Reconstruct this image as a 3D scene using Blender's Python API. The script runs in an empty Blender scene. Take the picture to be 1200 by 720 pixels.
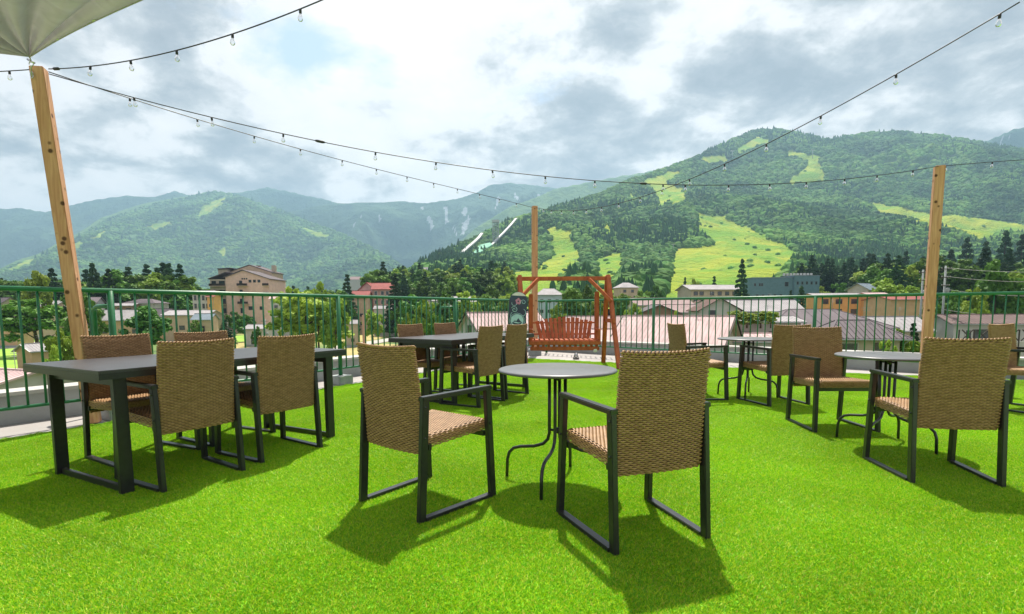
import bpy, bmesh, math, random
import numpy as np
from mathutils import Vector, Matrix
random.seed(7); rng = np.random.default_rng(11)
SC = bpy.context.scene
COL = SC.collection
R = math.radians

# ------------------------------------------------------------------ camera
FPX, CX, CY, PITCH, ROLL, EYE = 622.5, 603.6, 420.0, R(5.247), -0.0045, 1.07
_c, _s = math.cos(PITCH), math.sin(PITCH)
_X = Vector((1, 0, 0)); _U = Vector((0, _s, _c)); FWD = Vector((0, _c, -_s))
RGT = _X * math.cos(ROLL) + _U * math.sin(ROLL)
UP = -_X * math.sin(ROLL) + _U * math.cos(ROLL)
cam_d = bpy.data.cameras.new('camera')
cam = bpy.data.objects.new('camera', cam_d); COL.objects.link(cam)
m = Matrix((RGT, UP, -FWD)).transposed().to_4x4(); m.translation = (0, 0, EYE)
cam.matrix_world = m
cam_d.sensor_width = 36; cam_d.lens = FPX / 1200 * 36
cam_d.shift_x = (600 - CX) / 1200; cam_d.shift_y = (CY - 360) / 1200
cam_d.clip_start = 0.05; cam_d.clip_end = 40000
SC.camera = cam
CO = Vector((0, 0, EYE))

def ray(px, py):
    return FWD + RGT * ((px - CX) / FPX) - UP * ((py - CY) / FPX)
def at(px, py, Y):            # the real point seen at a place of the photograph, at depth Y
    d = ray(px, py); return CO + d * (Y / d.y)
def on(px, py, z=0.0):        # the real point on the level z
    d = ray(px, py); return CO + d * ((z - EYE) / d.z)
def pix(x, y, z):             # numpy: world -> photograph
    X, Y, Z = x, y, z - EYE
    dep = Y * _c - Z * _s; up = Z * _c + Y * _s
    cr, sr = math.cos(ROLL), math.sin(ROLL)
    a = X * cr + up * sr; b = -X * sr + up * cr
    return CX + FPX * a / dep, CY - FPX * b / dep

# ------------------------------------------------------------------ light
HAZE = 1.25e-4
SUN_EL, SUN_AZ = R(62.5), R(6)            # azimuth from +Y towards +X
SC.view_settings.view_transform = 'Standard'; SC.view_settings.look = 'None'
SC.view_settings.exposure = 0.75; SC.view_settings.gamma = 1.0
sl = bpy.data.lights.new('sun', 'SUN'); sl.energy = 5.0; sl.angle = R(0.55); sl.color = (1.0, 0.94, 0.82)
sun = bpy.data.objects.new('sun', sl); COL.objects.link(sun)
sdir = Vector((math.sin(SUN_AZ) * math.cos(SUN_EL), math.cos(SUN_AZ) * math.cos(SUN_EL), math.sin(SUN_EL)))
sun.rotation_euler = sdir.to_track_quat('Z', 'Y').to_euler(); sun.location = (0, 0, 60)

W = bpy.data.worlds.new("World"); SC.world = W; W.use_nodes = True
def world_nodes():
    nt = W.node_tree; N = nt.nodes; L = nt.links; N.clear()
    def nd(t, **k):
        n = N.new(t)
        for a, b in k.items(): setattr(n, a, b)
        return n
    def val(x): return x
    def math_(op, a, b=None, c=None, clamp=False):
        n = nd('ShaderNodeMath', operation=op); n.use_clamp = clamp
        for i, v in enumerate((a, b, c)):
            if v is None: continue
            if isinstance(v, (int, float)): n.inputs[i].default_value = v
            else: L.new(v, n.inputs[i])
        return n.outputs[0]
    out = nd('ShaderNodeOutputWorld'); bg = nd('ShaderNodeBackground')
    bg.inputs['Strength'].default_value = 0.08
    sky = nd('ShaderNodeTexSky', sky_type='NISHITA'); sky.sun_disc = False
    sky.sun_elevation = SUN_EL; sky.sun_rotation = SUN_AZ; sky.altitude = 700
    tc = nd('ShaderNodeTexCoord'); sep = nd('ShaderNodeSeparateXYZ'); L.new(tc.outputs['Generated'], sep.inputs[0])
    z = math_('ADD', math_('MAXIMUM', sep.outputs[2], 0.0), 0.30)
    u = math_('DIVIDE', sep.outputs[0], z); v = math_('DIVIDE', sep.outputs[1], z)
    com = nd('ShaderNodeCombineXYZ'); L.new(u, com.inputs[0]); L.new(v, com.inputs[1])
    def noise(scale, det, rough, off, dist=0.0):
        mp = nd('ShaderNodeMapping'); mp.inputs['Location'].default_value = off
        L.new(com.outputs[0], mp.inputs[0])
        n = nd('ShaderNodeTexNoise'); n.inputs['Scale'].default_value = scale; n.inputs['Detail'].default_value = det
        n.inputs['Roughness'].default_value = rough; n.inputs['Distortion'].default_value = dist
        L.new(mp.outputs[0], n.inputs['Vector']); return n.outputs['Fac']
    def ramp(x, stops):
        r = nd('ShaderNodeValToRGB'); cr = r.color_ramp
        while len(cr.elements) > 1: cr.elements.remove(cr.elements[-1])
        cr.elements[0].position = stops[0][0]; cr.elements[0].color = (*stops[0][1], 1)
        for p, c in stops[1:]:
            e = cr.elements.new(p); e.color = (*c, 1)
        L.new(x, r.inputs[0]); return r.outputs[0]
    def blob(px, py, rad, amt):      # a darker or brighter cloud mass in one direction of the sky
        d = ray(px, py).normalized()
        dp = nd('ShaderNodeVectorMath', operation='DOT_PRODUCT'); L.new(tc.outputs['Generated'], dp.inputs[0])
        dp.inputs[1].default_value = d
        k = math_('SUBTRACT', 1.0, dp.outputs['Value'])
        k = math_('DIVIDE', k, -(1 - math.cos(R(rad))))
        k = math_('POWER', 2.718, k)
        return math_('MULTIPLY', k, amt)
    big = noise(1.9, 3, 0.5, (3.1, 1.7, 0), 0.3)
    mid = noise(5.2, 13, 0.60, (8.1, 4.2, 0), 0.15)
    lum = math_('ADD', -0.31, math_('ADD', math_('MULTIPLY', big, 0.62), math_('MULTIPLY', mid, 0.98)))
    for b in ((230, 110, 7, -.14), (60, 160, 7, -.06), (420, 50, 12, .18), (560, 190, 7, -.13), (620, 50, 9, .10), (690, 150, 8, -.12),
              (760, 88, 3.0, .26), (890, 120, 8, -.09), (1100, 120, 10, -.06), (830, 40, 7, .10), (470, 165, 6, .10), (330, 200, 6, -.08), (1000, 30, 7, .04),
              (120, 225, 8, .08), (1180, 60, 5, -.09), (350, 120, 5, .10), (180, 190, 5, .05), (520, 215, 5, .08)):
        lum = math_('ADD', lum, blob(*b))
    cl = ramp(lum, [(0.24, (2.3, 2.35, 2.55)), (0.36, (3.2, 3.2, 3.35)), (0.44, (4.4, 4.35, 4.35)), (0.495, (6.0, 5.8, 5.7)), (0.555, (7.7, 7.3, 7.1)), (0.82, (8.9, 8.3, 8.0))])
    gap = noise(1.5, 10, 0.6, (11.4, 2.9, 0), 0.2)
    gap = math_('SUBTRACT', gap, math_('ADD', blob(360, 45, 2.2, -.08), math_('ADD', blob(185, 40, 4, -.14), blob(1190, 10, 6, -.02))))
    gm = ramp(gap, [(0.655, (0, 0, 0)), (0.76, (1, 1, 1))])
    skb = nd('ShaderNodeMixRGB'); skb.blend_type = 'MULTIPLY'; skb.inputs[0].default_value = 1
    L.new(sky.outputs[0], skb.inputs[1]); skb.inputs[2].default_value = (1.25, 1.3, 1.3, 1)
    skm = nd('ShaderNodeMixRGB'); skm.inputs[0].default_value = 0.35; L.new(skb.outputs[0], skm.inputs[1]); skm.inputs[2].default_value = (8, 8.4, 8.8, 1)
    mx = nd('ShaderNodeMixRGB'); L.new(gm, mx.inputs[0]); L.new(cl, mx.inputs[1]); L.new(skm.outputs[0], mx.inputs[2])
    L.new(mx.outputs[0], bg.inputs['Color']); L.new(bg.outputs[0], out.inputs[0])
world_nodes()

# ------------------------------------------------------------------ helpers
def tag(o, label=None, cat=None, group=None, kind=None):
    if label: o['label'] = label
    if cat: o['category'] = cat
    if group: o['group'] = group
    if kind: o['kind'] = kind
    return o
def empty(name, loc, rz=0.0, label=None, cat=None, group=None):
    o = bpy.data.objects.new(name, None); COL.objects.link(o)
    o.location = loc; o.rotation_euler = (0, 0, rz); o.empty_display_size = 0.2
    return tag(o, label, cat, group)
def copy_tree(o, parent=None):
    c = o.copy(); COL.objects.link(c)
    if parent: c.parent = parent
    for ch in list(o.children): copy_tree(ch, c)
    return c

class MB:
    """collects faces, builds one mesh object"""
    def __init__(s): s.v = []; s.f = []; s.sm = []
    def add(s, vs, fs, smooth=False):
        b = len(s.v); s.v += [tuple(v) for v in vs]; s.f += [tuple(i + b for i in f) for f in fs]; s.sm += [smooth] * len(fs); return s
    def box(s, c, d, rz=0.0, M=None, bev=0.0):
        x, y, z = d[0] / 2, d[1] / 2, d[2] / 2
        if bev <= 0:
            vs = [(a * x, b * y, e * z) for a in (-1, 1) for b in (-1, 1) for e in (-1, 1)]
            fs = [(0, 1, 3, 2), (4, 6, 7, 5), (0, 4, 5, 1), (2, 3, 7, 6), (0, 2, 6, 4), (1, 5, 7, 3)]
        else:
            bm = bmesh.new(); bmesh.ops.create_cube(bm, size=1)
            for v in bm.verts: v.co = Vector((v.co.x * d[0], v.co.y * d[1], v.co.z * d[2]))
            bmesh.ops.bevel(bm, geom=list(bm.edges), offset=bev, segments=2, affect='EDGES')
            bm.verts.index_update(); vs = [v.co.copy() for v in bm.verts]; fs = [[v.index for v in f.verts] for f in bm.faces]; bm.free()
        Q = Matrix.Translation(c) @ Matrix.Rotation(rz, 4, 'Z')
        if M is not None: Q = M @ Q
        return s.add([Q @ Vector(v) for v in vs], fs)
    def bar(s, p, q, w, h, up=(0, 0, 1), bev=0.0):
        p, q = Vector(p), Vector(q); d = q - p; L = d.length; zz = d.normalized()
        x = Vector(up).cross(zz)
        if x.length < 1e-4: x = Vector((1, 0, 0)).cross(zz)
        x.normalize(); y = zz.cross(x)
        M = Matrix((x, y, zz)).transposed().to_4x4(); M.translation = (p + q) / 2
        return s.box((0, 0, 0), (w, h, L), M=M, bev=bev)
    def tube(s, pts, r, n=8, r2=None, cap=True):
        pts = [Vector(p) for p in pts]; k = len(pts); vs = []; fs = []
        x = None
        for i, p in enumerate(pts):
            t = (pts[min(i + 1, k - 1)] - pts[max(i - 1, 0)]).normalized()
            if x is None:
                x = t.cross(Vector((0, 0, 1)))
                if x.length < 1e-3: x = t.cross(Vector((1, 0, 0)))
            x = (x - t * x.dot(t)).normalized(); y = t.cross(x)
            rr = r if r2 is None else r + (r2 - r) * i / (k - 1)
            if isinstance(r, (list, tuple)): rr = r[i]
            for j in range(n):
                a = 2 * math.pi * j / n; vs.append(p + (x * math.cos(a) + y * math.sin(a)) * rr)
        for i in range(k - 1):
            for j in range(n): fs.append((i * n + j, i * n + (j + 1) % n, (i + 1) * n + (j + 1) % n, (i + 1) * n + j))
        if cap: fs.append(tuple(range(n))[::-1]); fs.append(tuple((k - 1) * n + j for j in range(n)))
        return s.add(vs, fs, True)
    def lathe(s, prof, n=16, c=(0, 0, 0)):
        vs = []; fs = []
        for r, z in prof:
            for j in range(n):
                a = 2 * math.pi * j / n; vs.append((c[0] + r * math.cos(a), c[1] + r * math.sin(a), c[2] + z))
        for i in range(len(prof) - 1):
            for j in range(n): fs.append((i * n + j, i * n + (j + 1) % n, (i + 1) * n + (j + 1) % n, (i + 1) * n + j))
        fs.append(tuple(range(n))[::-1]); fs.append(tuple((len(prof) - 1) * n + j for j in range(n)))
        return s.add(vs, fs, True)
    def prism(s, poly, z0, z1):
        n = len(poly); vs = [(p[0], p[1], z0) for p in poly] + [(p[0], p[1], z1) for p in poly]
        fs = [tuple(range(n))[::-1], tuple(range(n, 2 * n))] + [(i, (i + 1) % n, (i + 1) % n + n, i + n) for i in range(n)]
        return s.add(vs, fs)
    def mesh(s, name, mat):
        me = bpy.data.meshes.new(name); me.from_pydata(s.v, [], s.f)
        me.polygons.foreach_set('use_smooth', s.sm)
        if mat: me.materials.append(mat)
        me.update(); return me
    def build(s, name, mat, parent=None, loc=None, **k):
        o = bpy.data.objects.new(name, s.mesh(name, mat)); COL.objects.link(o)
        if parent: o.parent = parent
        if loc is not None: o.location = loc
        return tag(o, **k)
def grid_mesh(name, V, nu, nv, mat, smooth=True):
    """V: (nv*nu,3) numpy"""
    me = bpy.data.meshes.new(name)
    i, j = np.meshgrid(np.arange(nu - 1), np.arange(nv - 1)); a = (j * nu + i).ravel()
    F = np.stack([a, a + 1, a + nu + 1, a + nu], 1)
    me.vertices.add(len(V)); me.vertices.foreach_set('co', V.astype(np.float32).ravel())
    me.loops.add(F.size); me.loops.foreach_set('vertex_index', F.ravel().astype(np.int32))
    me.polygons.add(len(F)); me.polygons.foreach_set('loop_start', np.arange(0, F.size, 4, dtype=np.int32))
    me.update(calc_edges=True); me.validate()
    me.polygons.foreach_set('use_smooth', [smooth] * len(me.polygons))
    if mat: me.materials.append(mat)
    return me
def attr(me, name, data):
    a = me.attributes.new(name, 'FLOAT', 'POINT'); a.data.foreach_set('value', np.asarray(data, np.float32).ravel())

def mat(name, col, rough=0.6, col2=None, scale=8.0, bump=0.0, bscale=None, spec=0.5, metal=0.0, stretch=(1, 1, 1), detail=6, contrast=(0.35, 0.65), trans=0.0, rand=0.0, coord='Object', wn=None):
    m = bpy.data.materials.new(name); m.use_nodes = True; nt = m.node_tree; N, L = nt.nodes, nt.links
    b = N['Principled BSDF']; b.inputs['Roughness'].default_value = rough; b.inputs['Metallic'].default_value = metal
    b.inputs['Specular IOR Level'].default_value = spec
    tc = N.new('ShaderNodeTexCoord'); mp = N.new('ShaderNodeMapping'); mp.inputs['Scale'].default_value = stretch
    L.new(tc.outputs[coord], mp.inputs[0])
    no = N.new('ShaderNodeTexNoise'); no.inputs['Scale'].default_value = scale; no.inputs['Detail'].default_value = detail
    L.new(mp.outputs[0], no.inputs['Vector'])
    if col2 is None: col2 = tuple(c * 0.8 for c in col)
    mr = N.new('ShaderNodeMapRange'); mr.inputs[1].default_value = contrast[0]; mr.inputs[2].default_value = contrast[1]
    L.new(no.outputs['Fac'], mr.inputs[0])
    mx = N.new('ShaderNodeMixRGB'); mx.inputs[1].default_value = (*col, 1); mx.inputs[2].default_value = (*col2, 1)
    L.new(mr.outputs[0], mx.inputs[0]); c = mx.outputs[0]
    if rand:
        oi = N.new('ShaderNodeObjectInfo'); hs = N.new('ShaderNodeHueSaturation')
        m1 = N.new('ShaderNodeMapRange'); m1.inputs[3].default_value = 1 - rand; m1.inputs[4].default_value = 1 + rand
        L.new(oi.outputs['Random'], m1.inputs[0]); L.new(m1.outputs[0], hs.inputs['Value'])
        m2 = N.new('ShaderNodeMapRange'); m2.inputs[3].default_value = 0.5 - rand * .06; m2.inputs[4].default_value = 0.5 + rand * .05
        ml = N.new('ShaderNodeMath'); ml.operation = 'FRACT'; mm = N.new('ShaderNodeMath'); mm.operation = 'MULTIPLY'; mm.inputs[1].default_value = 7.31
        L.new(oi.outputs['Random'], mm.inputs[0]); L.new(mm.outputs[0], ml.inputs[0]); L.new(ml.outputs[0], m2.inputs[0]); L.new(m2.outputs[0], hs.inputs['Hue'])
        L.new(c, hs.inputs['Color']); c = hs.outputs[0]
    if wn:  # regional tone noise: species variation, also standing in for relief shading of the slopes
        g = N.new('ShaderNodeNewGeometry'); n2 = N.new('ShaderNodeTexNoise'); n2.inputs['Scale'].default_value = wn[0]; n2.inputs['Detail'].default_value = 5
        L.new(g.outputs['Position'], n2.inputs['Vector']); m3 = N.new('ShaderNodeMapRange'); m3.inputs[1].default_value = .36; m3.inputs[2].default_value = .64; m3.inputs[3].default_value = 1 - wn[1]; m3.inputs[4].default_value = 1 + wn[1]
        h2 = N.new('ShaderNodeHueSaturation'); L.new(n2.outputs['Fac'], m3.inputs[0]); L.new(m3.outputs[0], h2.inputs['Value']); L.new(c, h2.inputs['Color'])
        m4 = N.new('ShaderNodeMapRange'); m4.inputs[1].default_value = .36; m4.inputs[2].default_value = .64; m4.inputs[3].default_value = .515; m4.inputs[4].default_value = .487; L.new(n2.outputs['Fac'], m4.inputs[0]); L.new(m4.outputs[0], h2.inputs['Hue']); c = h2.outputs[0]
    L.new(c, b.inputs['Base Color'])
    if bump:
        bn = N.new('ShaderNodeTexNoise'); bn.inputs['Scale'].default_value = bscale or scale * 3; bn.inputs['Detail'].default_value = 5
        L.new(mp.outputs[0], bn.inputs['Vector']); bp = N.new('ShaderNodeBump'); bp.inputs['Strength'].default_value = bump; bp.inputs['Distance'].default_value = 0.02
        L.new(bn.outputs['Fac'], bp.inputs['Height']); L.new(bp.outputs[0], b.inputs['Normal'])
    if trans:
        t = N.new('ShaderNodeBsdfTranslucent'); L.new(c, t.inputs[0]); ms = N.new('ShaderNodeMixShader'); ms.inputs[0].default_value = trans
        L.new(b.outputs[0], ms.inputs[1]); L.new(t.outputs[0], ms.inputs[2]); L.new(ms.outputs[0], N['Material Output'].inputs[0])
    return m

# numpy noise
_perm = rng.permutation(4096); _rv = rng.random(4096) * 2 - 1
def vnoise(x, y, seed=0):
    xi = np.floor(x).astype(int); yi = np.floor(y).astype(int); xf = x - xi; yf = y - yi
    u = xf * xf * (3 - 2 * xf); v = yf * yf * (3 - 2 * yf)
    h = lambda a, b: _rv[_perm[(a + _perm[(b + seed * 131) & 4095]) & 4095]]
    return (h(xi, yi) * (1 - u) + h(xi + 1, yi) * u) * (1 - v) + (h(xi, yi + 1) * (1 - u) + h(xi + 1, yi + 1) * u) * v
def fbm(x, y, o=5, seed=0, ridge=False):
    t = 0; a = 1.0; s = 0
    for k in range(o):
        n = vnoise(x * 2 ** k + 17.3 * k, y * 2 ** k - 9.1 * k, seed + k)
        if ridge: n = 1 - 2 * np.abs(n)
        t = t + a * n; s += a; a *= 0.5
    return t / s
def inpoly(px, py, poly):
    r = np.zeros(px.shape, bool); n = len(poly); j = n - 1
    for i in range(n):
        xi, yi = poly[i]; xj, yj = poly[j]
        if yi != yj:
            c = ((yi > py) != (yj > py)) & (px < (xj - xi) * (py - yi) / (yj - yi) + xi); r ^= c
        j = i
    return r

def scatter(name, pts, sources, label, cat=None, kind='stuff', smin=1.0):
    """stuff: many small source meshes instanced on points. pts rows: x y z scale rotz idx tilt"""
    coll = bpy.data.collections.new(name + '_sources')
    for s in sources: coll.objects.link(s)
    me = bpy.data.meshes.new(name); P = np.asarray(pts, np.float32)
    me.vertices.add(len(P)); me.vertices.foreach_set('co', P[:, :3].ravel())
    attr(me, 'scl', P[:, 3]); attr(me, 'rz', P[:, 4])
    a = me.attributes.new('idx', 'INT', 'POINT'); a.data.foreach_set('value', P[:, 5].astype(np.int32))
    o = bpy.data.objects.new(name, me); COL.objects.link(o)
    g = bpy.data.node_groups.new(name, 'GeometryNodeTree')
    g.interface.new_socket('Geometry', in_out='INPUT', socket_type='NodeSocketGeometry'); g.interface.new_socket('Geometry', in_out='OUTPUT', socket_type='NodeSocketGeometry')
    N, L = g.nodes, g.links
    gi = N.new('NodeGroupInput'); go = N.new('NodeGroupOutput'); ip = N.new('GeometryNodeInstanceOnPoints'); ci = N.new('GeometryNodeCollectionInfo')
    mp = N.new('GeometryNodeMeshToPoints')
    ci.inputs['Collection'].default_value = coll; ci.inputs['Separate Children'].default_value = True; ci.inputs['Reset Children'].default_value = True
    def na(nm, ty):
        n = N.new('GeometryNodeInputNamedAttribute'); n.data_type = ty; n.inputs['Name'].default_value = nm; return n.outputs['Attribute']
    L.new(gi.outputs[0], mp.inputs['Mesh']); L.new(mp.outputs[0], ip.inputs['Points']); L.new(ci.outputs[0], ip.inputs['Instance'])
    ip.inputs['Pick Instance'].default_value = True
    L.new(na('idx', 'INT'), ip.inputs['Instance Index'])
    cx = N.new('ShaderNodeCombineXYZ'); L.new(na('rz', 'FLOAT'), cx.inputs[2]); L.new(cx.outputs[0], ip.inputs['Rotation'])
    L.new(na('scl', 'FLOAT'), ip.inputs['Scale']); L.new(ip.outputs[0], go.inputs[0])
    md = o.modifiers.new('scatter', 'NODES'); md.node_group = g
    return tag(o, label, cat, kind=kind)
# ------------------------------------------------------------------ materials
M = {}
M['leaf'] = mat('leaf_green', (.11, .24, .03), .6, (.06, .145, .022), 1.6, trans=.25, rand=.35, spec=.25)
M['leaf_light'] = mat('leaf_yellow_green', (.29, .41, .045), .6, (.16, .28, .03), 1.5, trans=.28, rand=.25, spec=.25)
M['leaf_pine'] = mat('leaf_conifer', (.045, .105, .042), .65, (.028, .07, .028), 2, trans=.08, rand=.35, spec=.2)
M['leaf_far'] = mat('leaf_far', (.115, .25, .045), .8, (.080, .185, .038), .5, wn=(.0045, .48), rand=.26, spec=.12, trans=.3)
M['pine_far'] = mat('pine_far', (.055, .14, .05), .8, (.04, .11, .04), .5, wn=(.006, .25), rand=.3, spec=.12, trans=.15)
M['bark'] = mat('bark', (.10, .07, .045), .9, (.05, .035, .025), 6, bump=.4)

# ------------------------------------------------------------------ terrain
GZ = -9.0
PISTES = [
 [(813,248),(850,255),(875,266),(905,280),(922,288),(935,297),(925,312),(915,328),(900,340),(890,362),(765,362),(772,336),(785,315),(790,292),(836,287),(820,272)],
 [(641,267),(672,269),(668,280),(682,295),(680,305),(672,318),(660,340),(640,362),(590,362),(594,325),(625,315),(648,300),(645,285)],
 [(699,305),(718,297),(731,296),(731,318),(724,335),(722,362),(686,362),(694,325)],
 [(752,213),(778,203),(803,197),(790,207),(781,216),(797,220),(807,234),(799,240),(782,240),(772,247),(766,225)],
 [(910,177),(930,177),(963,183),(960,193),(968,202),(967,213),(925,216),(922,209),(943,199),(944,188)],
 [(820,184),(850,180),(852,191),(827,192)], [(857,178),(872,167),(887,160),(906,164),(890,172),(868,181)],
 [(1017,238),(1040,241),(1077,247),(1117,252),(1210,263),(1210,276),(1180,272),(1147,283),(1120,270),(1090,266),(1063,257),(1030,252)],
 [(738,222),(743,228),(745,242),(742,244),(739,232)], [(712,262),(718,268),(712,280),(708,276)],
 [(230,252),(237,243),(255,234),(270,228),(262,238),(240,253)], [(252,293),(266,290),(262,302)],
 [(4,318),(28,307),(44,302),(40,308),(20,316)], [(100,281),(112,275),(126,271),(118,280)],
 [(353,266),(372,270),(390,277),(384,279),(366,276)], [(84,286),(96,280),(98,286),(88,292)], [(170,265),(200,258),(205,262),(180,270)]]
SNOW = [[(420,250),(423,250),(421,262)],[(444,246),(449,258),(446,259)],[(499,255),(503,252),(507,268),(503,270)],[(519,243),(524,243),(526,262),(521,264),(520,254)],
 [(541,248),(546,241),(549,244),(544,256)],[(528,266),(532,266),(536,277),(532,277)],[(544,262),(548,252),(550,254),(546,268),(541,276),(538,275)],[(579,238),(583,230),(585,233),(580,247)],
 [(602,226),(606,229),(610,236),(607,237)],[(628,232),(633,228),(630,237)],[(412,264),(417,260),(414,268)],[(493,244),(497,242),(496,248)],[(610,243),(622,240),(614,247)],
 [(1166,176),(1172,168),(1176,160),(1177,166),(1172,177)],[(1180,163),(1184,160),(1183,165)]]

class Range:
    """one mountain range: rises from d0 with the depth; crest follows the skyline"""
    def __init__(s, d0, K, sky, amp, wl, seed, back=0.45, zb=GZ):
        s.d0, s.K, s.amp, s.wl, s.seed, s.back, s.zb = d0, K, amp, wl, seed, back, zb
        s.sx = np.array([a for a, b in sky], float)
        s.sy = np.array([(365.6 - (a) / 1200 * 5.6 - b) / FPX for a, b in sky], float)
    def z(s, x, y):
        px = CX + FPX * x / np.maximum(y, 1)
        es = np.interp(px, s.sx, s.sy); es = es + 0.0022 * fbm(px / 26, px * 0 + 3, 3, s.seed + 40) * (es > .01)
        dt = s.d0 + s.K * es
        e = (y - s.d0) / s.K
        zz = y * e + EYE
        ztop = dt * es + EYE
        fade = np.clip((dt - y) / (s.K * .05), 0, 1) * np.clip((y - s.d0) / (s.K * .03), 0, 1)
        fade = fade * fade * (3 - 2 * fade)
        rel = fbm(x / s.wl, y / s.wl, 6, s.seed, True) - .25
        zz = zz + s.amp * rel * fade * (y / (s.d0 + s.K * .2))
        zb = ztop - (y - dt) * s.back
        return np.where(y < dt, zz, np.minimum(zz, zb)) * 1.0
SKY1 = [(430,366),(455,345),(470,325),(500,306),(530,294),(560,281),(600,262),(640,250),(700,232),(740,214),(780,203),(820,186),(850,172),(872,163),(900,160),(930,165),(960,171),(1000,165),(1040,163),(1080,167),(1110,171),(1150,178),(1200,184),(1260,195),(1400,215),(1500,240)]
R1 = Range(260, 7400, SKY1, 120, 640, 3)
SKY2 = [(-120,330),(0,318),(60,295),(100,275),(130,258),(180,242),(215,236),(250,228),(268,228),(290,234),(330,247),(370,262),(420,282),(455,300),(480,318),(500,340),(520,366)]
R2 = Range(2400, 12000, SKY2, 330, 1700, 9)
SKY2B = [(-150,250),(0,248),(40,246),(66,251),(110,241),(125,237),(160,233),(190,235),(215,228),(235,234),(290,228),(322,223),(345,228),(380,235),(410,243),(450,262),(500,300),(520,330),(540,366)]
R2B = Range(4300, 6500, SKY2B, 260, 1100, 14)
SKY3 = [(200,290),(300,262),(370,246),(400,242),(440,240),(480,239),(505,241),(535,236),(560,229),(575,221),(600,219),(640,223),(690,226),(720,223),(800,215),(900,240),(1000,260)]
R3 = Range(3900, 6000, SKY3, 340, 900, 21)
SKY3B = [(470,330),(520,300),(560,268),(600,245),(650,226),(700,216),(740,209),(790,200),(860,196),(1000,190)]
R3B = Range(2950, 4800, SKY3B, 80, 900, 27)
SKY4 = [(1000,240),(1100,190),(1140,171),(1170,159),(1200,152),(1250,147),(1400,150)]
R4 = Range(2950, 2200, SKY4, 80, 900, 33)

def terrain_mat(name, c1, c2, sc, pist=True, snow=False, bump=1.0, bdist=8.0):
    m = bpy.data.materials.new(name); m.use_nodes = True; N, L = m.node_tree.nodes, m.node_tree.links
    b = N['Principled BSDF']; b.inputs['Roughness'].default_value = .9; b.inputs['Specular IOR Level'].default_value = .1
    g = N.new('ShaderNodeNewGeometry')
    def noise(s, d=6):
        n = N.new('ShaderNodeTexNoise'); n.inputs['Scale'].default_value = s; n.inputs['Detail'].default_value = d; n.inputs['Roughness'].default_value = .6
        L.new(g.outputs['Position'], n.inputs['Vector']); return n.outputs['Fac']
    def mix(f, a, c):
        x = N.new('ShaderNodeMixRGB')
        for i, v in enumerate((f, a, c)):
            if isinstance(v, tuple): x.inputs[i].default_value = (*v, 1)
            elif isinstance(v, float): x.inputs[i].default_value = v
            else: L.new(v, x.inputs[i])
        return x.outputs[0]
    def rng_(x, a, c):
        r = N.new('ShaderNodeMapRange'); r.inputs[1].default_value = a; r.inputs[2].default_value = c; L.new(x, r.inputs[0]); return r.outputs[0]
    col = mix(rng_(noise(sc), .38, .62), c1, c2)
    if pist:
        pa = N.new('ShaderNodeAttribute'); pa.attribute_name = 'piste'
        pc = mix(rng_(noise(.012), .40, .60), (.33, .38, .035), (.16, .31, .03))
        pc = mix(rng_(noise(.035, 8), .60, .70), pc, (.09, .17, .03))
        pc = mix(rng_(noise(.02, 5), .66, .74), pc, (.42, .29, .12))
        col = mix(rng_(pa.outputs['Fac'], .35, .6), col, pc)
    if snow:
        sa = N.new('ShaderNodeAttribute'); sa.attribute_name = 'snow'; col = mix(rng_(sa.outputs['Fac'], .3, .8), col, (.30, .33, .36))
    L.new(col, b.inputs['Base Color'])
    bp = N.new('ShaderNodeBump'); bp.inputs['Strength'].default_value = bump; bp.inputs['Distance'].default_value = bdist
    L.new(noise(sc * 2.5, 8), bp.inputs['Height']); L.new(bp.outputs[0], b.inputs['Normal'])
    return m
def build_range(name, rg, px0, px1, npx, y0, y1, ny, material, pol=PISTES, snow=None):
    px = np.linspace(px0, px1, npx); yy = y0 * (y1 / y0) ** np.linspace(0, 1, ny)
    A, B = np.meshgrid(px, yy); x = (A - CX) / FPX * B
    z = rg.z(x, B); z = np.maximum(z, GZ - 3)
    V = np.stack([x.ravel(), B.ravel(), z.ravel()], 1)
    me = grid_mesh(name, V, npx, ny, material)
    qx, qy = pix(x.ravel(), B.ravel(), z.ravel())
    qx = qx + 5 * fbm(qx / 11, qy / 11, 4, 5); qy = qy + 3.5 * fbm(qx / 10, qy / 10, 4, 8)
    mk = np.zeros(len(V))
    for p in pol: mk[inpoly(qx, qy, p)] = 1
    attr(me, 'piste', mk)
    if snow:
        mk = np.zeros(len(V))
        for p in snow: mk[inpoly(qx, qy, p)] = 1
        attr(me, 'snow', mk)
    o = bpy.data.objects.new(name, me); COL.objects.link(o); return tag(o, kind='structure')
TM1 = terrain_mat('ski_hill_ground', (.10, .19, .045), (.07, .14, .035), .05)
TM2 = terrain_mat('forest_slope', (.12, .21, .06), (.06, .13, .045), .012, bdist=18)
TM3 = terrain_mat('mountain_slope', (.055, .11, .05), (.028, .065, .04), .004, pist=False, snow=True, bdist=50)
build_range('ski_hill', R1, 425, 1420, 640, 262, 3600, 330, TM1)
build_range('forest_mountain', R2, -250, 540, 420, 2400, 6200, 200, TM2)
build_range('mountain_range', R2B, -300, 560, 300, 4300, 7000, 120, TM3, [], SNOW)
build_range('mountain_range', R3, 150, 1050, 520, 3700, 6200, 170, TM3, [], SNOW)
build_range('mountain_range', R3B, 460, 1000, 260, 2950, 5000, 110, TM2, [])
build_range('mountain_range', R4, 980, 1450, 260, 2950, 4300, 90, TM3, [], SNOW)

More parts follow.
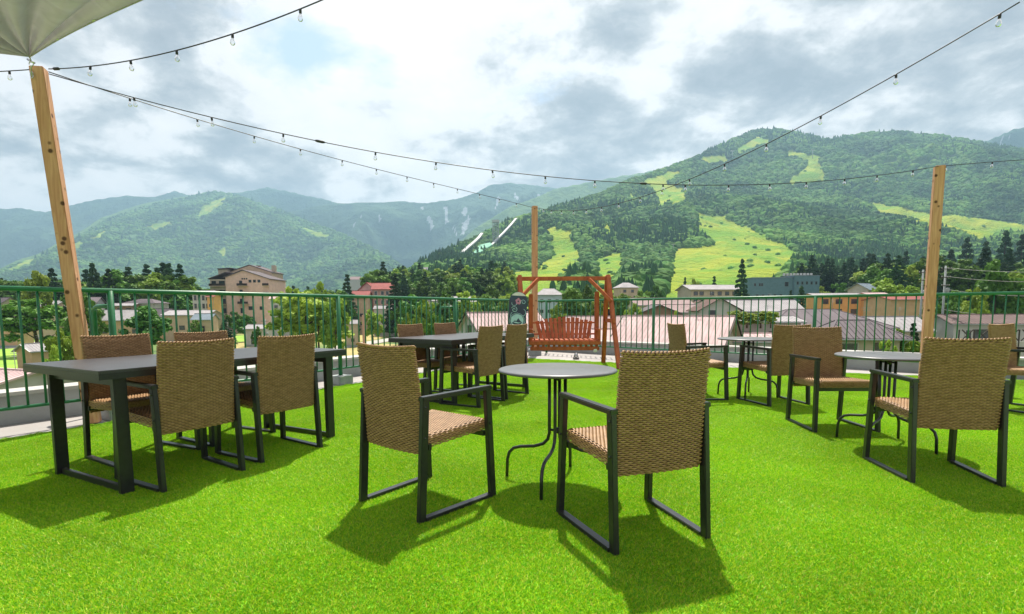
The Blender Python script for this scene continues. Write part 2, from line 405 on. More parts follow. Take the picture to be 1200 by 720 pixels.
# valley floor: one sheet to the horizon, fields and lanes on it
gm = bpy.data.materials.new('valley_ground'); gm.use_nodes = True
def _gm():
    N, L = gm.node_tree.nodes, gm.node_tree.links; b = N['Principled BSDF']; b.inputs['Roughness'].default_value = .95
    g = N.new('ShaderNodeNewGeometry'); prev = None
    stops = [((.10, .17, .035), None, None), ((.23, .24, .06), .015, (.48, .55)), ((.30, .22, .11), .03, (.60, .64)), ((.05, .10, .025), .05, (.56, .62)), ((.28, .27, .25), .04, (.66, .68))]
    for i, (c, s, r) in enumerate(stops):
        if i == 0: prev = c; continue
        n = N.new('ShaderNodeTexNoise'); n.inputs['Scale'].default_value = s; n.inputs['Detail'].default_value = 7; L.new(g.outputs['Position'], n.inputs['Vector'])
        mr = N.new('ShaderNodeMapRange'); mr.inputs[1].default_value = r[0]; mr.inputs[2].default_value = r[1]; L.new(n.outputs['Fac'], mr.inputs[0])
        x = N.new('ShaderNodeMixRGB'); L.new(mr.outputs[0], x.inputs[0])
        if isinstance(prev, tuple): x.inputs[1].default_value = (*prev, 1)
        else: L.new(prev, x.inputs[1])
        x.inputs[2].default_value = (*c, 1); prev = x.outputs[0]
    L.new(prev, b.inputs['Base Color'])
_gm()
MB().add([(-16000, -400, GZ), (16000, -400, GZ), (16000, 16000, GZ), (-16000, 16000, GZ)], [(0, 1, 2, 3)]).build('valley_ground', gm, kind='structure')
def sheet(name, pts, mt, dz):
    v = [on(a, b, GZ + dz) for a, b in pts]
    MB().add(v, [tuple(range(len(v)))]).build(name, mt, kind='structure')
M['lawn'] = mat('lawn', (.28, .44, .04), .9, (.18, .34, .03), .15, bump=.3)
M['dry'] = mat('dry_field', (.42, .33, .12), .9, (.28, .26, .08), .12, bump=.3)
M['lane'] = mat('lane', (.46, .42, .38), .9, (.36, .33, .30), .3)
sheet('lawn', [(-90,400),(-90,386),(20,381),(62,386),(95,392),(120,400),(60,428),(-60,440)], M['lawn'], .05)
sheet('lawn', [(222,398),(300,392),(300,397),(240,412)], M['lawn'], .05)
sheet('dry_field', [(262,404),(300,398),(330,400),(330,412),(270,415)], M['dry'], .09)
sheet('dry_field', [(392,392),(420,385),(462,383),(470,392),(440,398),(395,404)], M['dry'], .05)
sheet('dry_field', [(380,436),(392,409),(450,403),(480,405),(470,440)], M['dry'], .05)
sheet('lane', [(388,409),(396,405),(440,399),(470,394),(475,397),(442,402.5),(398,409)], M['lane'], .13)
sheet('lane', [(90,392),(140,385),(250,383),(330,388),(330,391),(250,387),(150,389),(100,396)], M['lane'], .13)
sheet('lane', [(-60,404),(30,400),(60,402),(20,408),(-60,412)], M['lane'], .13)

# ------------------------------------------------------------------ trees: shapes
def leaf_cards(cl, n, rad, size, flat=0.5, seedn=0):
    """n small leaf faces around every clump centre"""
    r = np.random.default_rng(seedn); V = []; F = []
    for (c, cr) in cl:
        d = r.normal(size=(n, 3)); d /= np.linalg.norm(d, axis=1)[:, None]; rr = cr * r.random(n) ** .4
        p = np.array(c) + d * rr[:, None] * np.array([1, 1, .8])
        nrm = d + r.normal(size=(n, 3)) * .7 + np.array([0, 0, .5]); nrm /= np.linalg.norm(nrm, axis=1)[:, None]
        t = np.cross(nrm, r.normal(size=(n, 3))); t /= np.linalg.norm(t, axis=1)[:, None]; b = np.cross(nrm, t)
        s = size * (.6 + .8 * r.random(n))[:, None]
        q = np.stack([p - t * s, p - b * s * flat, p + t * s, p + b * s * flat], 1)
        V.append(q.reshape(-1, 3))
    V = np.concatenate(V); k = len(V) // 4
    return V, [(4 * i, 4 * i + 1, 4 * i + 2, 4 * i + 3) for i in range(k)]
def crown_round(seed, tall=1.0, ncl=58, n=85, size=.030, cone=0.0):
    """unit tree (height 1): broad crown"""
    r = random.Random(seed); cl = []
    lobes = [(r.uniform(-.14, .14), r.uniform(-.14, .14), r.uniform(.34, .74), r.uniform(.20, .28)) for _ in range(7)] + [(0, 0, .50, .32), (0, 0, .76, .20)]
    for i in range(ncl):
        lx, ly, lz, lr = lobes[i % len(lobes)]; a = r.uniform(0, 6.283); h = r.uniform(-.75, 1)
        q = math.sqrt(max(0, 1 - h * h)); cl.append(((lx + lr * q * math.cos(a) * r.uniform(.7, 1.08), ly + lr * q * math.sin(a) * r.uniform(.7, 1.08), lz + lr * h * .92), r.uniform(.05, .095)))
    return leaf_cards(cl, n, 1, size, .6, seed)
def crown_pine(seed, tiers=15, size=.021, wide=.20):
    r = random.Random(seed); cl = []
    for i in range(tiers):
        t = i / (tiers - 1); z = .14 + .84 * t; R_ = wide * (1 - t) ** .8 * r.uniform(.85, 1.12) + .012; nb = max(3, int(9 * (1 - t) + 2)); a0 = r.uniform(0, 6)
        for j in range(nb):
            a = a0 + 6.283 * j / nb + r.uniform(-.2, .2); L_ = R_ * r.uniform(.75, 1.15)
            for f in (.45, .8, 1.0): cl.append(((L_ * f * math.cos(a), L_ * f * math.sin(a), z - .05 * f * (1 - t * .6) + r.uniform(-.01, .01)), .028 * (1.25 - t * .6)))
    return leaf_cards(cl, 24, 1, size, .55, seed)
def crown_mesh(name, VF, mt):
    me = bpy.data.meshes.new(name); me.from_pydata(VF[0].tolist(), [], VF[1]); me.materials.append(mt); return me
def trunk_mesh(name, seed, pine=False):
    b = MB(); r = random.Random(seed)
    if pine: b.tube([(0, 0, -.01), (.004, 0, .4), (0, 0, .95)], .018, 7, .003)
    else:
        b.tube([(0, 0, -.01), (.01, 0, .2), (0, .01, .42), (0, 0, .7)], .028, 8, .008)
        for k in range(6):
            a = r.uniform(0, 6.28); z = .22 + .07 * k; L_ = r.uniform(.14, .24)
            b.tube([(0, 0, z), (L_ * .5 * math.cos(a), L_ * .5 * math.sin(a), z + .08), (L_ * math.cos(a), L_ * math.sin(a), z + .2)], .011, 5, .003)
    return b.mesh(name, M['bark'])
KIND = {}
for k, mt, nm in (('round', 'leaf', 'crown'), ('light', 'leaf_light', 'crown')):
    KIND[k] = [(crown_mesh(nm, crown_round(s + (0 if k == 'round' else 50)), M[mt]), trunk_mesh('trunk', s)) for s in range(3)]
KIND['pine'] = [(crown_mesh('crown', crown_pine(70 + s), M['leaf_pine']), trunk_mesh('trunk', s, True)) for s in range(3)]
BWID = {'round': .72, 'light': .72, 'pine': .36}
tree_n = [0]
def tree(px, top, Y, wpx, kind, label, group='trees standing among the houses of the valley', name=None, base=GZ):
    x = at(px, 363, Y).x; zt = at(px, top, Y).z; h = zt - base; w = wpx * Y / FPX
    cm, tm = KIND[kind][tree_n[0] % 3]; tree_n[0] += 1
    nm = name or ('pine_tree' if kind == 'pine' else 'leafy_tree')
    t = empty(nm, (x, Y, base), random.uniform(0, 6.28), label, 'tree', group)
    s = w / BWID[kind]
    for n_, me in (('crown', cm), ('trunk', tm)):
        o = bpy.data.objects.new(n_, me); COL.objects.link(o); o.parent = t; o.scale = (s, s, h)
    return t

# forest: stuff
def blob_obj(name, seed, mt, pine):
    bm = bmesh.new(); bmesh.ops.create_icosphere(bm, subdivisions=2 if not pine else 2, radius=.5); r = random.Random(seed)
    off = Vector((r.random() * 9, r.random() * 9, 0))
    from mathutils import noise as nz
    for v in bm.verts:
        n = nz.noise(v.co * 4 + off) * .5 + nz.noise(v.co * 9 + off) * .45
        if pine:
            t = v.co.z + .5; k = (1.02 - t) ** .8 * 1.0; v.co = Vector((v.co.x * k * (1 + n * .9) * .95, v.co.y * k * (1 + n * .9) * .95, t * 1.9 - .15))
        else: v.co = v.co * (1 + n * .75); v.co.z = v.co.z * .8 + .35
    me = bpy.data.meshes.new(name); bm.to_mesh(me); bm.free(); me.materials.append(mt)
    return bpy.data.objects.new(name, me)
SRC = [blob_obj('a_clump', i, M['leaf_far'], False) for i in range(4)] + [blob_obj('b_clump', 9 + i, M['pine_far'], True) for i in range(3)]
def forest_hill():
    out = []; n = 0
    Y = []
    # rings by depth so that the spacing grows slowly with the distance
    for y0, y1, sp in ((300, 700, 7.0), (700, 1300, 8.5), (1300, 2100, 11.0), (2100, 3050, 14.0)):
        area = 0.5 * (1400 - 430) / FPX * (y1 * y1 - y0 * y0); k = int(area / (sp * sp) * 1.25)
        y = np.sqrt(rng.random(k) * (y1 * y1 - y0 * y0) + y0 * y0); px = 430 + rng.random(k) * 970
        Y.append(np.stack([(px - CX) / FPX * y, y, np.full(k, sp)], 1))
    P = np.concatenate(Y); x, y, sp = P.T; z = R1.z(x, y)
    qx, qy = pix(x, y, z); sky = np.interp(qx, SKY1_X, SKY1_Y)
    jx = qx + 5 * fbm(qx / 11, qy / 11, 4, 5); jy = qy + 3.5 * fbm(qx / 10, qy / 10, 4, 8)
    bad = (z < GZ + 2.0) | (y > 260 + 7400 * (363 - sky) / FPX * 1.01) | (qx > 1290)
    for p in PISTES[:10]: bad |= inpoly(jx, jy, p) & (rng.random(len(x)) > .012)
    # open meadow round the foot of the slopes
    P = P[~bad]; x, y, sp, z, qx, qy = x[~bad], y[~bad], sp[~bad], z[~bad], qx[~bad], qy[~bad]
    wx = qx + 22 * fbm(qx / 30, qy / 30, 4, 71); wy = qy + 14 * fbm(qx / 26, qy / 26, 4, 75)
    pn = fbm(x / 150, y / 150, 4, 61) + .42 * (((wx > 700) & (wx < 800) & (wy > 248) & (wy < 290)) | ((wx > 930) & (wy > 288) & (wx < 1260)) | ((wx > 500) & (wx < 590) & (wy > 290)))
    pine = pn + rng.random(len(x)) * .9 > .92
    sc = sp * (1.15 + .35 * rng.random(len(x))) * np.where(pine, .82, 1.35) * (1 + .3 * (y < 700))
    idx = np.where(pine, 4 + rng.integers(0, 3, len(x)), rng.integers(0, 4, len(x)))
    inp = np.zeros(len(x), bool)
    for p in PISTES[:10]: inp |= inpoly(qx, qy, p)
    sc = np.where(inp, sc * .45, sc); idx = np.where(inp, 1, idx)
    rows = np.stack([x, y, z - sc * .30, sc, rng.random(len(x)) * 6.28, idx], 1)
    near = np.zeros(len(x), bool)
    scatter('hillside_forest', rows, SRC, 'dense green forest covering the ski hill between its pale grass runs', 'forest')
SKY1_X = [a for a, b in SKY1]; SKY1_Y = [b for a, b in SKY1]
forest_hill()
def forest_mountain():
    k = 26000; y = np.sqrt(rng.random(k) * (5500 ** 2 - 2450 ** 2) + 2450 ** 2); px = -60 + rng.random(k) * 570; x = (px - CX) / FPX * y; z = R2.z(x, y); qx, qy = pix(x, y, z)
    sky = np.interp(qx, [a for a, b in SKY2], [b for a, b in SKY2]); bad = (z < GZ + 2) | (y > 2400 + 12000 * (363 - sky) / FPX * 1.01)
    jx = qx + 2.5 * fbm(qx / 9, qy / 9, 3, 5); jy = qy + 2.0 * fbm(qx / 8, qy / 8, 3, 8)
    for p in PISTES[10:]: bad |= inpoly(jx, jy, p)
    x, y, z = x[~bad], y[~bad], z[~bad]; n = len(x); sc = 30 * (.9 + .3 * rng.random(n)); idx = np.where(rng.random(n) > .99, 4 + rng.integers(0, 3, n), rng.integers(0, 4, n))
    scatter('mountain_forest', np.stack([x, y, z - sc * .42, sc, rng.random(n) * 6.28, idx], 1), SRC, 'green forest covering the middle mountain left of the ski hill', 'forest')
forest_mountain()
# far side of the valley: the wood behind the town
def src_tree(name, kind, i, hs):
    o = bpy.data.objects.new(name, bpy.data.meshes.new(name)); me = KIND[kind][i][0].copy(); o.data = me
    V = np.empty(len(me.vertices) * 3, np.float32); me.vertices.foreach_get('co', V); V = V.reshape(-1, 3); V[:, :2] *= hs; me.vertices.foreach_set('co', V.ravel()); return o
SRC2 = [src_tree('a_tree', 'round', 0, 1.1), src_tree('a_tree2', 'round', 1, 1.0), src_tree('a_tree3', 'light', 2, 1.1), src_tree('b_pine', 'pine', 0, 1.0), src_tree('b_pine2', 'pine', 1, 1.1)]
def valley_wood():
    rows = []
    def band(px0, px1, y0, y1, n, h0, h1, ppine, pl=.15):
        for _ in range(n):
            y = random.uniform(y0, y1); px = random.uniform(px0, px1); x = (px - CX) / FPX * y
            p = random.random(); i = random.choice((3, 4)) if p < ppine else (2 if p > 1 - pl else random.choice((0, 1)))
            rows.append((x, y, max(GZ, float(R1.z(np.array([x]), np.array([y]))[0]) if px > 440 else GZ) - .5, random.uniform(h0, h1) * (1.15 if i > 2 else 1), random.uniform(0, 6.28), i))
    band(-90, 130, 215, 300, 200, 19, 25, .25); band(60, 115, 212, 240, 26, 18, 22, .4, .05); band(128, 222, 210, 250, 80, 20, 27, .25, .08); band(195, 340, 260, 360, 110, 17, 23, .2)
    band(-80, 470, 420, 900, 420, 12, 19, .25); band(320, 470, 265, 380, 120, 16, 22, .2); band(470, 560, 260, 420, 60, 12, 18, .25); band(-80, 560, 900, 1900, 500, 12, 18, .25)
    band(560, 760, 200, 260, 40, 6, 9, .1, .3); band(455, 600, 300, 400, 70, 14, 22, .6)
    band(1010, 1260, 190, 330, 90, 14, 23, .6); band(930, 1060, 270, 360, 60, 14, 24, .8, .02); band(780, 860, 275, 300, 10, 4, 6, .1, .4); band(900, 960, 285, 330, 26, 10, 16, .5, .1)
    scatter('valley_wood', np.array(rows), SRC2, 'mixed wood of conifers and leafy trees behind the valley town', 'wood')
valley_wood()
# ------------------------------------------------------------------ terrace
M['slab'] = mat('terrace_concrete', (.37, .34, .33), .85, (.30, .28, .27), 1.3, bump=.05, bscale=40)
M['parapet'] = mat('parapet_concrete', (.36, .37, .37), .85, (.29, .30, .30), 2.0, bump=.25, bscale=25)
M['coping'] = mat('coping_concrete', (.48, .46, .44), .8, (.40, .385, .37), 2.5, bump=.15, bscale=30)
M['turf_base'] = mat('turf_backing', (.20, .50, .012), .95, (.16, .42, .012), 3, bump=.3, bscale=120)
M['rail'] = mat('green_rail_paint', (.012, .15, .055), .38, (.010, .12, .045), 9, bump=.05, spec=.5)
M['block'] = mat('concrete_block', (.33, .36, .36), .9, (.25, .28, .28), 8, bump=.5, bscale=60)
dL = Vector((.517, .856, 0)).normalized(); nL = Vector((-dL.y, dL.x, 0)); pL = Vector((-2.56, 7.74, 0))
dR = Vector((.764, -.645, 0)).normalized(); nR = Vector((-dR.y, dR.x, 0)); pR = Vector((4.26, 10.13, 0))
def cross2(p, d, q, e):
    a = d.x * (-e.y) + e.x * d.y; r = q - p; s = (r.x * (-e.y) + e.x * r.y) / a; return p + d * s
def corner(off): return cross2(pL + nL * off, dL, pR + nR * off, dR)
turf = [(-9.42, -4), (-2.39, 7.64), (0.02, 11.63), (.32, 11.62), (1.82, 10.68), (3.97, 9.59), (5.44, 8.75), (6.5, 8.25), (10.5, 6.3), (10.5, -4)]
c0 = corner(.55)
sl_ = [tuple((pL + nL * .55 - dL * 15)[:2]), tuple(c0[:2]), tuple((pR + nR * .55 + dR * 9)[:2]), (12, -6), (-12, -6)]
MB().prism(sl_, -.3, -.012).build('terrace_floor', M['slab'], kind='structure')
MB().prism(turf, -.008, 0.0).build('turf_backing', M['turf_base'], kind='structure')
pw = empty('parapet_wall', tuple(c0), 0, 'low grey concrete parapet running round the terrace edge outside the green railing', 'wall')
b = MB(); b2 = MB(); b3 = MB()
for (p, d, n, s0, s1) in ((pL, dL, nL, -15, None), (pR, dR, nR, None, 9)):
    A = (p + n * .55 + d * s0) if s0 is not None else corner(.55)
    Bq = (p + n * .55 + d * s1) if s1 is not None else corner(.55)
    A2 = (p + n * .80 + d * s0) if s0 is not None else corner(.80)
    B2 = (p + n * .80 + d * s1) if s1 is not None else corner(.80)
    A3 = (p + n * .52 + d * s0) if s0 is not None else corner(.52); B3 = (p + n * .52 + d * s1) if s1 is not None else corner(.52)
    A4 = (p + n * .84 + d * s0) if s0 is not None else corner(.84); B4 = (p + n * .84 + d * s1) if s1 is not None else corner(.84)
    b.prism([A[:2], Bq[:2], B2[:2], A2[:2]], -.01, .27); b2.prism([A3[:2], B3[:2], B4[:2], A4[:2]], .27, .305)
    b3.prism([A[:2], Bq[:2], B2[:2], A2[:2]], GZ, -.012)
o = b.build('upstand', M['parapet'], pw); o.matrix_parent_inverse = Matrix.Translation(-c0)
o = b2.build('coping', M['coping'], pw); o.matrix_parent_inverse = Matrix.Translation(-c0)
o = b3.build('outer_wall', M['parapet'], pw); o.matrix_parent_inverse = Matrix.Translation(-c0)

# turf blades: real blades, stuff
tm = bpy.data.materials.new('turf_blade'); tm.use_nodes = True
def _tm():
    N, L = tm.node_tree.nodes, tm.node_tree.links; b = N['Principled BSDF']; b.inputs['Roughness'].default_value = .5; b.inputs['Specular IOR Level'].default_value = .3
    a = N.new('ShaderNodeAttribute'); a.attribute_name = 'tint'; cr = N.new('ShaderNodeValToRGB'); e = cr.color_ramp; e.elements[0].color = (.09, .35, .008, 1); e.elements[1].color = (.54, .68, .02, 1)
    x = e.elements.new(.55); x.color = (.27, .58, .008, 1); x = e.elements.new(.90); x.color = (.66, .80, .02, 1); x = e.elements.new(.93); x.color = (.78, .55, .14, 1)
    L.new(a.outputs['Fac'], cr.inputs[0])
    g = N.new('ShaderNodeNewGeometry'); n = N.new('ShaderNodeTexNoise'); n.inputs['Scale'].default_value = .9; n.inputs['Detail'].default_value = 4; L.new(g.outputs['Position'], n.inputs['Vector'])
    mr = N.new('ShaderNodeMapRange'); mr.inputs[1].default_value = .35; mr.inputs[2].default_value = .65; mr.inputs[3].default_value = .82; mr.inputs[4].default_value = 1.05; L.new(n.outputs['Fac'], mr.inputs[0])
    hs = N.new('ShaderNodeHueSaturation'); L.new(mr.outputs[0], hs.inputs['Value']); L.new(cr.outputs[0], hs.inputs['Color']); L.new(hs.outputs[0], b.inputs['Base Color'])
    t = N.new('ShaderNodeBsdfTranslucent'); L.new(hs.outputs[0], t.inputs[0]); ms = N.new('ShaderNodeMixShader'); ms.inputs[0].default_value = .35
    L.new(b.outputs[0], ms.inputs[1]); L.new(t.outputs[0], ms.inputs[2]); L.new(ms.outputs[0], N['Material Output'].inputs[0])
_tm()
TS = .30
def turf_patch(name, seed, n=8000):
    r = np.random.default_rng(seed); p = (r.random((n, 2)) - .5) * TS; a = r.random(n) * 6.283; h = .006 + .008 * r.random(n); w = .0013 + .0010 * r.random(n)
    l = r.normal(size=(n, 2)) * .75 + np.array([.16, -.14]); dx, dy = np.cos(a) * w, np.sin(a) * w; z = np.zeros(n)
    V = np.stack([np.stack([p[:, 0] - dx, p[:, 1] - dy, z], 1), np.stack([p[:, 0] + dx, p[:, 1] + dy, z], 1), np.stack([p[:, 0] + l[:, 0] * h, p[:, 1] + l[:, 1] * h, h], 1)], 1).reshape(-1, 3)
    me = bpy.data.meshes.new(name); me.from_pydata(V.tolist(), [], [(3 * i, 3 * i + 1, 3 * i + 2) for i in range(n)]); attr(me, 'tint', np.repeat(r.random(n), 3)); me.materials.append(tm)
    return bpy.data.objects.new(name, me)
rows = []
tp = np.array(turf)
gx = np.arange(-6, 9, TS); gy = np.arange(.6, 12, TS)
for x in gx:
    for y in gy:
        xs = np.array([x - TS * .42, x + TS * .42, x - TS * .42, x + TS * .42]); ys = np.array([y - TS * .42, y - TS * .42, y + TS * .42, y + TS * .42])
        k = inpoly(xs, ys, turf)
        if k.all() and abs(x) < .99 * y + 1.2: rows.append((x, y, 0, 1, random.choice((0, math.pi / 2) if ((x * dL.y - y * dL.x) // 1.9) % 2 else (math.pi, -math.pi / 2)), random.randrange(5)))
        elif k.any() and abs(x) < .99 * y + 1.2:   # the cut edge: smaller pieces
            q = TS / 3
            for i in (-1, 0, 1):
                for j in (-1, 0, 1):
                    xx, yy = x + i * q, y + j * q
                    if inpoly(np.array([xx - q * .3, xx + q * .3]), np.array([yy - q * .3, yy + q * .3]), turf).all(): rows.append((xx, yy, 0, 1 / 3, 0, 5 + random.randrange(2)))
scatter('artificial_turf', np.array(rows), [turf_patch('a%d_turf' % i, i) for i in range(5)] + [], 'bright green short artificial turf covering the terrace floor', 'turf') if False else None
def turf_patch_small(name, seed):
    o = turf_patch(name, seed, 800); me = o.data; V = np.empty(len(me.vertices) * 3, np.float32); me.vertices.foreach_get('co', V); V = V.reshape(-1, 3); V[:, 2] *= 3; me.vertices.foreach_set('co', V.ravel()); return o
scatter('artificial_turf', np.array(rows), [turf_patch('a%d_turf' % i, i) for i in range(5)] + [turf_patch_small('b%d_turf' % i, 40 + i) for i in range(2)],
        'bright green short artificial turf covering the terrace floor', 'turf')

# ------------------------------------------------------------------ railings
ZT, ZB = 1.272, .22
def railing(p, d, n, sa, sb, posts, label, blocks):
    org = p + d * sa; t = empty('railing', tuple(org), math.atan2(d.y, d.x), label, 'railing')
    L_ = sb - sa
    MB().tube([(0, 0, ZT), (L_, 0, ZT)], .024, 12).build('top_rail', M['rail'], t)
    MB().tube([(0, 0, ZB), (L_, 0, ZB)], .016, 8).build('bottom_rail', M['rail'], t)
    bm_ = MB().tube([(0, 0, ZB), (0, 0, ZT)], .0105, 6).mesh('baluster', M['rail'])
    pm = MB().tube([(0, 0, .0), (0, 0, ZT)], .03, 10).mesh('post', M['rail'])
    sm = MB().tube([(0, .01, 1.12), (0, .30, 1.12), (0, .36, 1.10), (0, .38, 1.05), (0, .38, .30)], .022, 8).mesh('stay', M['rail'])
    k = 0; x = .065
    while x < L_ - .03:
        if min(abs(x + sa - s) for s in posts) > .05:
            o = bpy.data.objects.new('baluster', bm_); COL.objects.link(o); o.parent = t; o.location = (x, 0, 0)
        x += .13
    for s in posts:
        o = bpy.data.objects.new('post', pm); COL.objects.link(o); o.parent = t; o.location = (s - sa, 0, 0)
        if abs(s + 2.83) > .1 and abs(s - 2.77) > .1: continue
        o = bpy.data.objects.new('stay', sm); COL.objects.link(o); o.parent = t; o.location = (s - sa, 0, 0)
    for s, w in blocks:
        q = MB().box((0, 0, .055), (.25, .25, .13), bev=.008).build('post_footing', M['block'], t); q.location = (s - sa, 0, 0)
cr = corner(0); sc_ = (cr - pL).dot(dL); rc = (cr - pR).dot(dR)
railing(pL, dL, nL, -8.4, sc_, [-5.66, -2.83, 0, 2.77], 'long green railing of round balusters along the left terrace edge', [(-5.66, 0), (-2.83, 0), (0, 0), (2.77, 0)])
railing(pR, dR, nR, rc, 5.6, [rc + .1, -1.74, 1.28, 4.25], 'green railing of round balusters along the right terrace edge', [(4.25, 0)])

# ------------------------------------------------------------------ wooden posts
wm = bpy.data.materials.new('knotty_cedar'); wm.use_nodes = True
def _wm():
    N, L = wm.node_tree.nodes, wm.node_tree.links; b = N['Principled BSDF']; b.inputs['Roughness'].default_value = .7
    tc = N.new('ShaderNodeTexCoord'); mp = N.new('ShaderNodeMapping'); mp.inputs['Scale'].default_value = (14, 14, 1.1); L.new(tc.outputs['Object'], mp.inputs[0])
    n = N.new('ShaderNodeTexNoise'); n.inputs['Scale'].default_value = 2.4; n.inputs['Detail'].default_value = 6; n.inputs['Distortion'].default_value = .8; L.new(mp.outputs[0], n.inputs['Vector'])
    r = N.new('ShaderNodeValToRGB'); r.color_ramp.elements[0].position = .35; r.color_ramp.elements[0].color = (.48, .22, .115, 1); r.color_ramp.elements[1].position = .65; r.color_ramp.elements[1].color = (.64, .345, .20, 1)
    L.new(n.outputs['Fac'], r.inputs[0])
    mp2 = N.new('ShaderNodeMapping'); mp2.inputs['Scale'].default_value = (9, 9, 8.5); L.new(tc.outputs['Object'], mp2.inputs[0])
    v = N.new('ShaderNodeTexVoronoi'); v.inputs['Scale'].default_value = 1.0; L.new(mp2.outputs[0], v.inputs['Vector'])
    mr = N.new('ShaderNodeMapRange'); mr.inputs[1].default_value = .12; mr.inputs[2].default_value = .22; L.new(v.outputs['Distance'], mr.inputs[0])
    mx = N.new('ShaderNodeMixRGB'); mx.inputs[1].default_value = (.10, .035, .015, 1); L.new(r.outputs[0], mx.inputs[2]); L.new(mr.outputs[0], mx.inputs[0]); L.new(mx.outputs[0], b.inputs['Base Color'])
    bp = N.new('ShaderNodeBump'); bp.inputs['Strength'].default_value = .3; bp.inputs['Distance'].default_value = .004; L.new(n.outputs['Fac'], bp.inputs['Height']); L.new(bp.outputs[0], b.inputs['Normal'])
_wm()
def wood_post(base, top, w, rz, label, seed):
    t = empty('wooden_post', (0, 0, 0), 0, label, 'post', 'wooden posts carrying the string lights'); t.location = base
    v = Vector(top) - Vector(base); b = MB()
    q = v.normalized().to_track_quat('Z', 'Y').to_matrix().to_4x4()
    b.box((0, 0, v.length / 2), (w, w, v.length), M=q @ Matrix.Rotation(rz, 4, 'Z'), bev=.006)
    b.build('timber', wm, t); return t
PLb = Vector((-4.07, 5.05, 0)); PLt = at(45, 80, 5.05)
wood_post(PLb, PLt, .106, R(20), 'tall leaning cedar post at the left railing, under the canopy corner', 1)
PCb = Vector((.43, 12.55, 0)); PCt = at(626.5, 242, 12.55); PCb = Vector((PCt.x, 12.55, 0))
wood_post(PCb + Vector((0, 0, .12)), PCt, .125, R(8), 'distant upright cedar post behind the swing bench', 2)
PRb = on(1082.5, 447); PRt = at(1101, 195, PRb.y)
wood_post(PRb, PRt, .118, R(-25), 'upright cedar post by the right railing, behind the round table', 3)
tag(MB().box((0, 0, .06), (.3, .3, .15), bev=.01).build('concrete_footing', M['block'], loc=(PCb.x, 12.55, 0)), 'grey concrete block carrying the distant wooden post', 'concrete block')

# ------------------------------------------------------------------ wicker chairs
M['frame'] = mat('charcoal_frame', (.022, .022, .025), .32, (.016, .016, .019), 40, bump=.05, spec=.6)
M['steel_dark'] = mat('dark_bolt', (.08, .08, .085), .35, metal=.8)
M['wicker'] = mat('wicker_strand', (.44, .255, .12), .48, (.28, .155, .066), 22, detail=3, contrast=(.3, .7), trans=.12, spec=.4, stretch=(1, 1, 2.5))
M['wicker_gap_shade'] = mat('wicker_gap_shade', (.045, .028, .014), .8, None, 20)  # near-black core: shade in the gaps between strands, put into its colour
def weave(path, nr, ncol, amp, rowh):
    """path(r01, s01) -> point, normal: woven rows of flat strand running round a closed section"""
    b = MB(); ns = ncol * 2; V = []; F = []
    for r_ in range(nr):
        base = len(V)
        for k in range(ns):
            s = k / ns; ph = (1 if (k // 2 + r_) % 2 else -1) * (1 if k % 2 == 0 else 0.0); hw = (.56 if ph > 0 else .36 if ph == 0 else .30)
            for q, (dv, dn) in enumerate(((-hw, -.0022), (0, .0008), (hw, -.0022))):
                p, n, up = path((r_ + .5) / nr, s); V.append(p + up * (dv * rowh) + n * (ph * amp + dn))
        for k in range(ns):
            a = base + 3 * k; c = base + 3 * ((k + 1) % ns)
            for q in (0, 1): F.append((a + q, c + q, c + q + 1, a + q + 1))
    b.add(V, F, True); return b
def rrect(s, hw, ht, rad):
    """rounded rectangle by arclength; returns x, y, nx, ny"""
    a, c = hw - rad, ht - rad; seg = [2 * a, math.pi / 2 * rad, 2 * c, math.pi / 2 * rad] * 2; P = sum(seg); t = (s % 1) * P; k = 0
    while t > seg[k]: t -= seg[k]; k += 1
    if k == 0: return (-a + t, -ht, 0, -1)
    if k == 2: return (hw, -c + t, 1, 0)
    if k == 4: return (a - t, ht, 0, 1)
    if k == 6: return (-hw, c - t, -1, 0)
    cx, cy, a0 = {1: (a, -c, -90), 3: (a, c, 0), 5: (-a, c, 90), 7: (-a, -c, 180)}[k]
    an = R(a0) + t / rad; return (cx + rad * math.cos(an), cy + rad * math.sin(an), math.cos(an), math.sin(an))
def core_of(path, nr, ns, inset):
    b = MB(); V = []; F = []
    for i in range(nr + 1):
        for k in range(ns):
            p, n, u = path(min(max(i / nr, .004), .996), k / ns); V.append(p - n * inset)
    for i in range(nr):
        for k in range(ns): F.append((i * ns + k, i * ns + (k + 1) % ns, (i + 1) * ns + (k + 1) % ns, (i + 1) * ns + k))
    F += [tuple(range(ns))[::-1], tuple(nr * ns + k for k in range(ns))]
    return b.add(V, F, True)
BH0, BH1 = .335, .889
def back_path(r, s):
    z = BH0 + (BH1 - BH0) * r; k = 1.0
    e = min(r, 1 - r) * 56
    th = .015 * (min(1, .35 + e * .3)); x, y, nx, ny = rrect(s, .229, th, min(.012, th * .95))
    yc = .062 - .052 * r - .016 * (1 - (x / .229) ** 2) + .010 * math.sin(r * 3.1)
    z -= .010 * r * (1 - (x / .229) ** 2)
    return Vector((x, yc + y, z)), Vector((nx, ny, 0)), Vector((0, -.09, 1))
def seat_path(r, s):
    x = -.228 + .456 * r; e = min(r, 1 - r) * 46; th = .030 * min(1, .45 + e * .25)
    u, w, nu, nw = rrect(s, .236, th, min(.02, th * .9))
    y = .300 + u; z = .412 + w + .010 * (u / .236) - .006 * math.cos(x / .228 * 1.57) * math.cos(u / .236 * 1.57)
    return Vector((x, y, z)), Vector((0, nu, nw)), Vector((1, 0, 0))
def rim_path(r, s):
    x, y, nx, ny = rrect(s, .236, .242, .022); z = .380 + .058 * r + .010 * (y / .236)
    return Vector((x, .300 + y, z)), Vector((nx, ny, 0)), Vector((0, 0, 1))
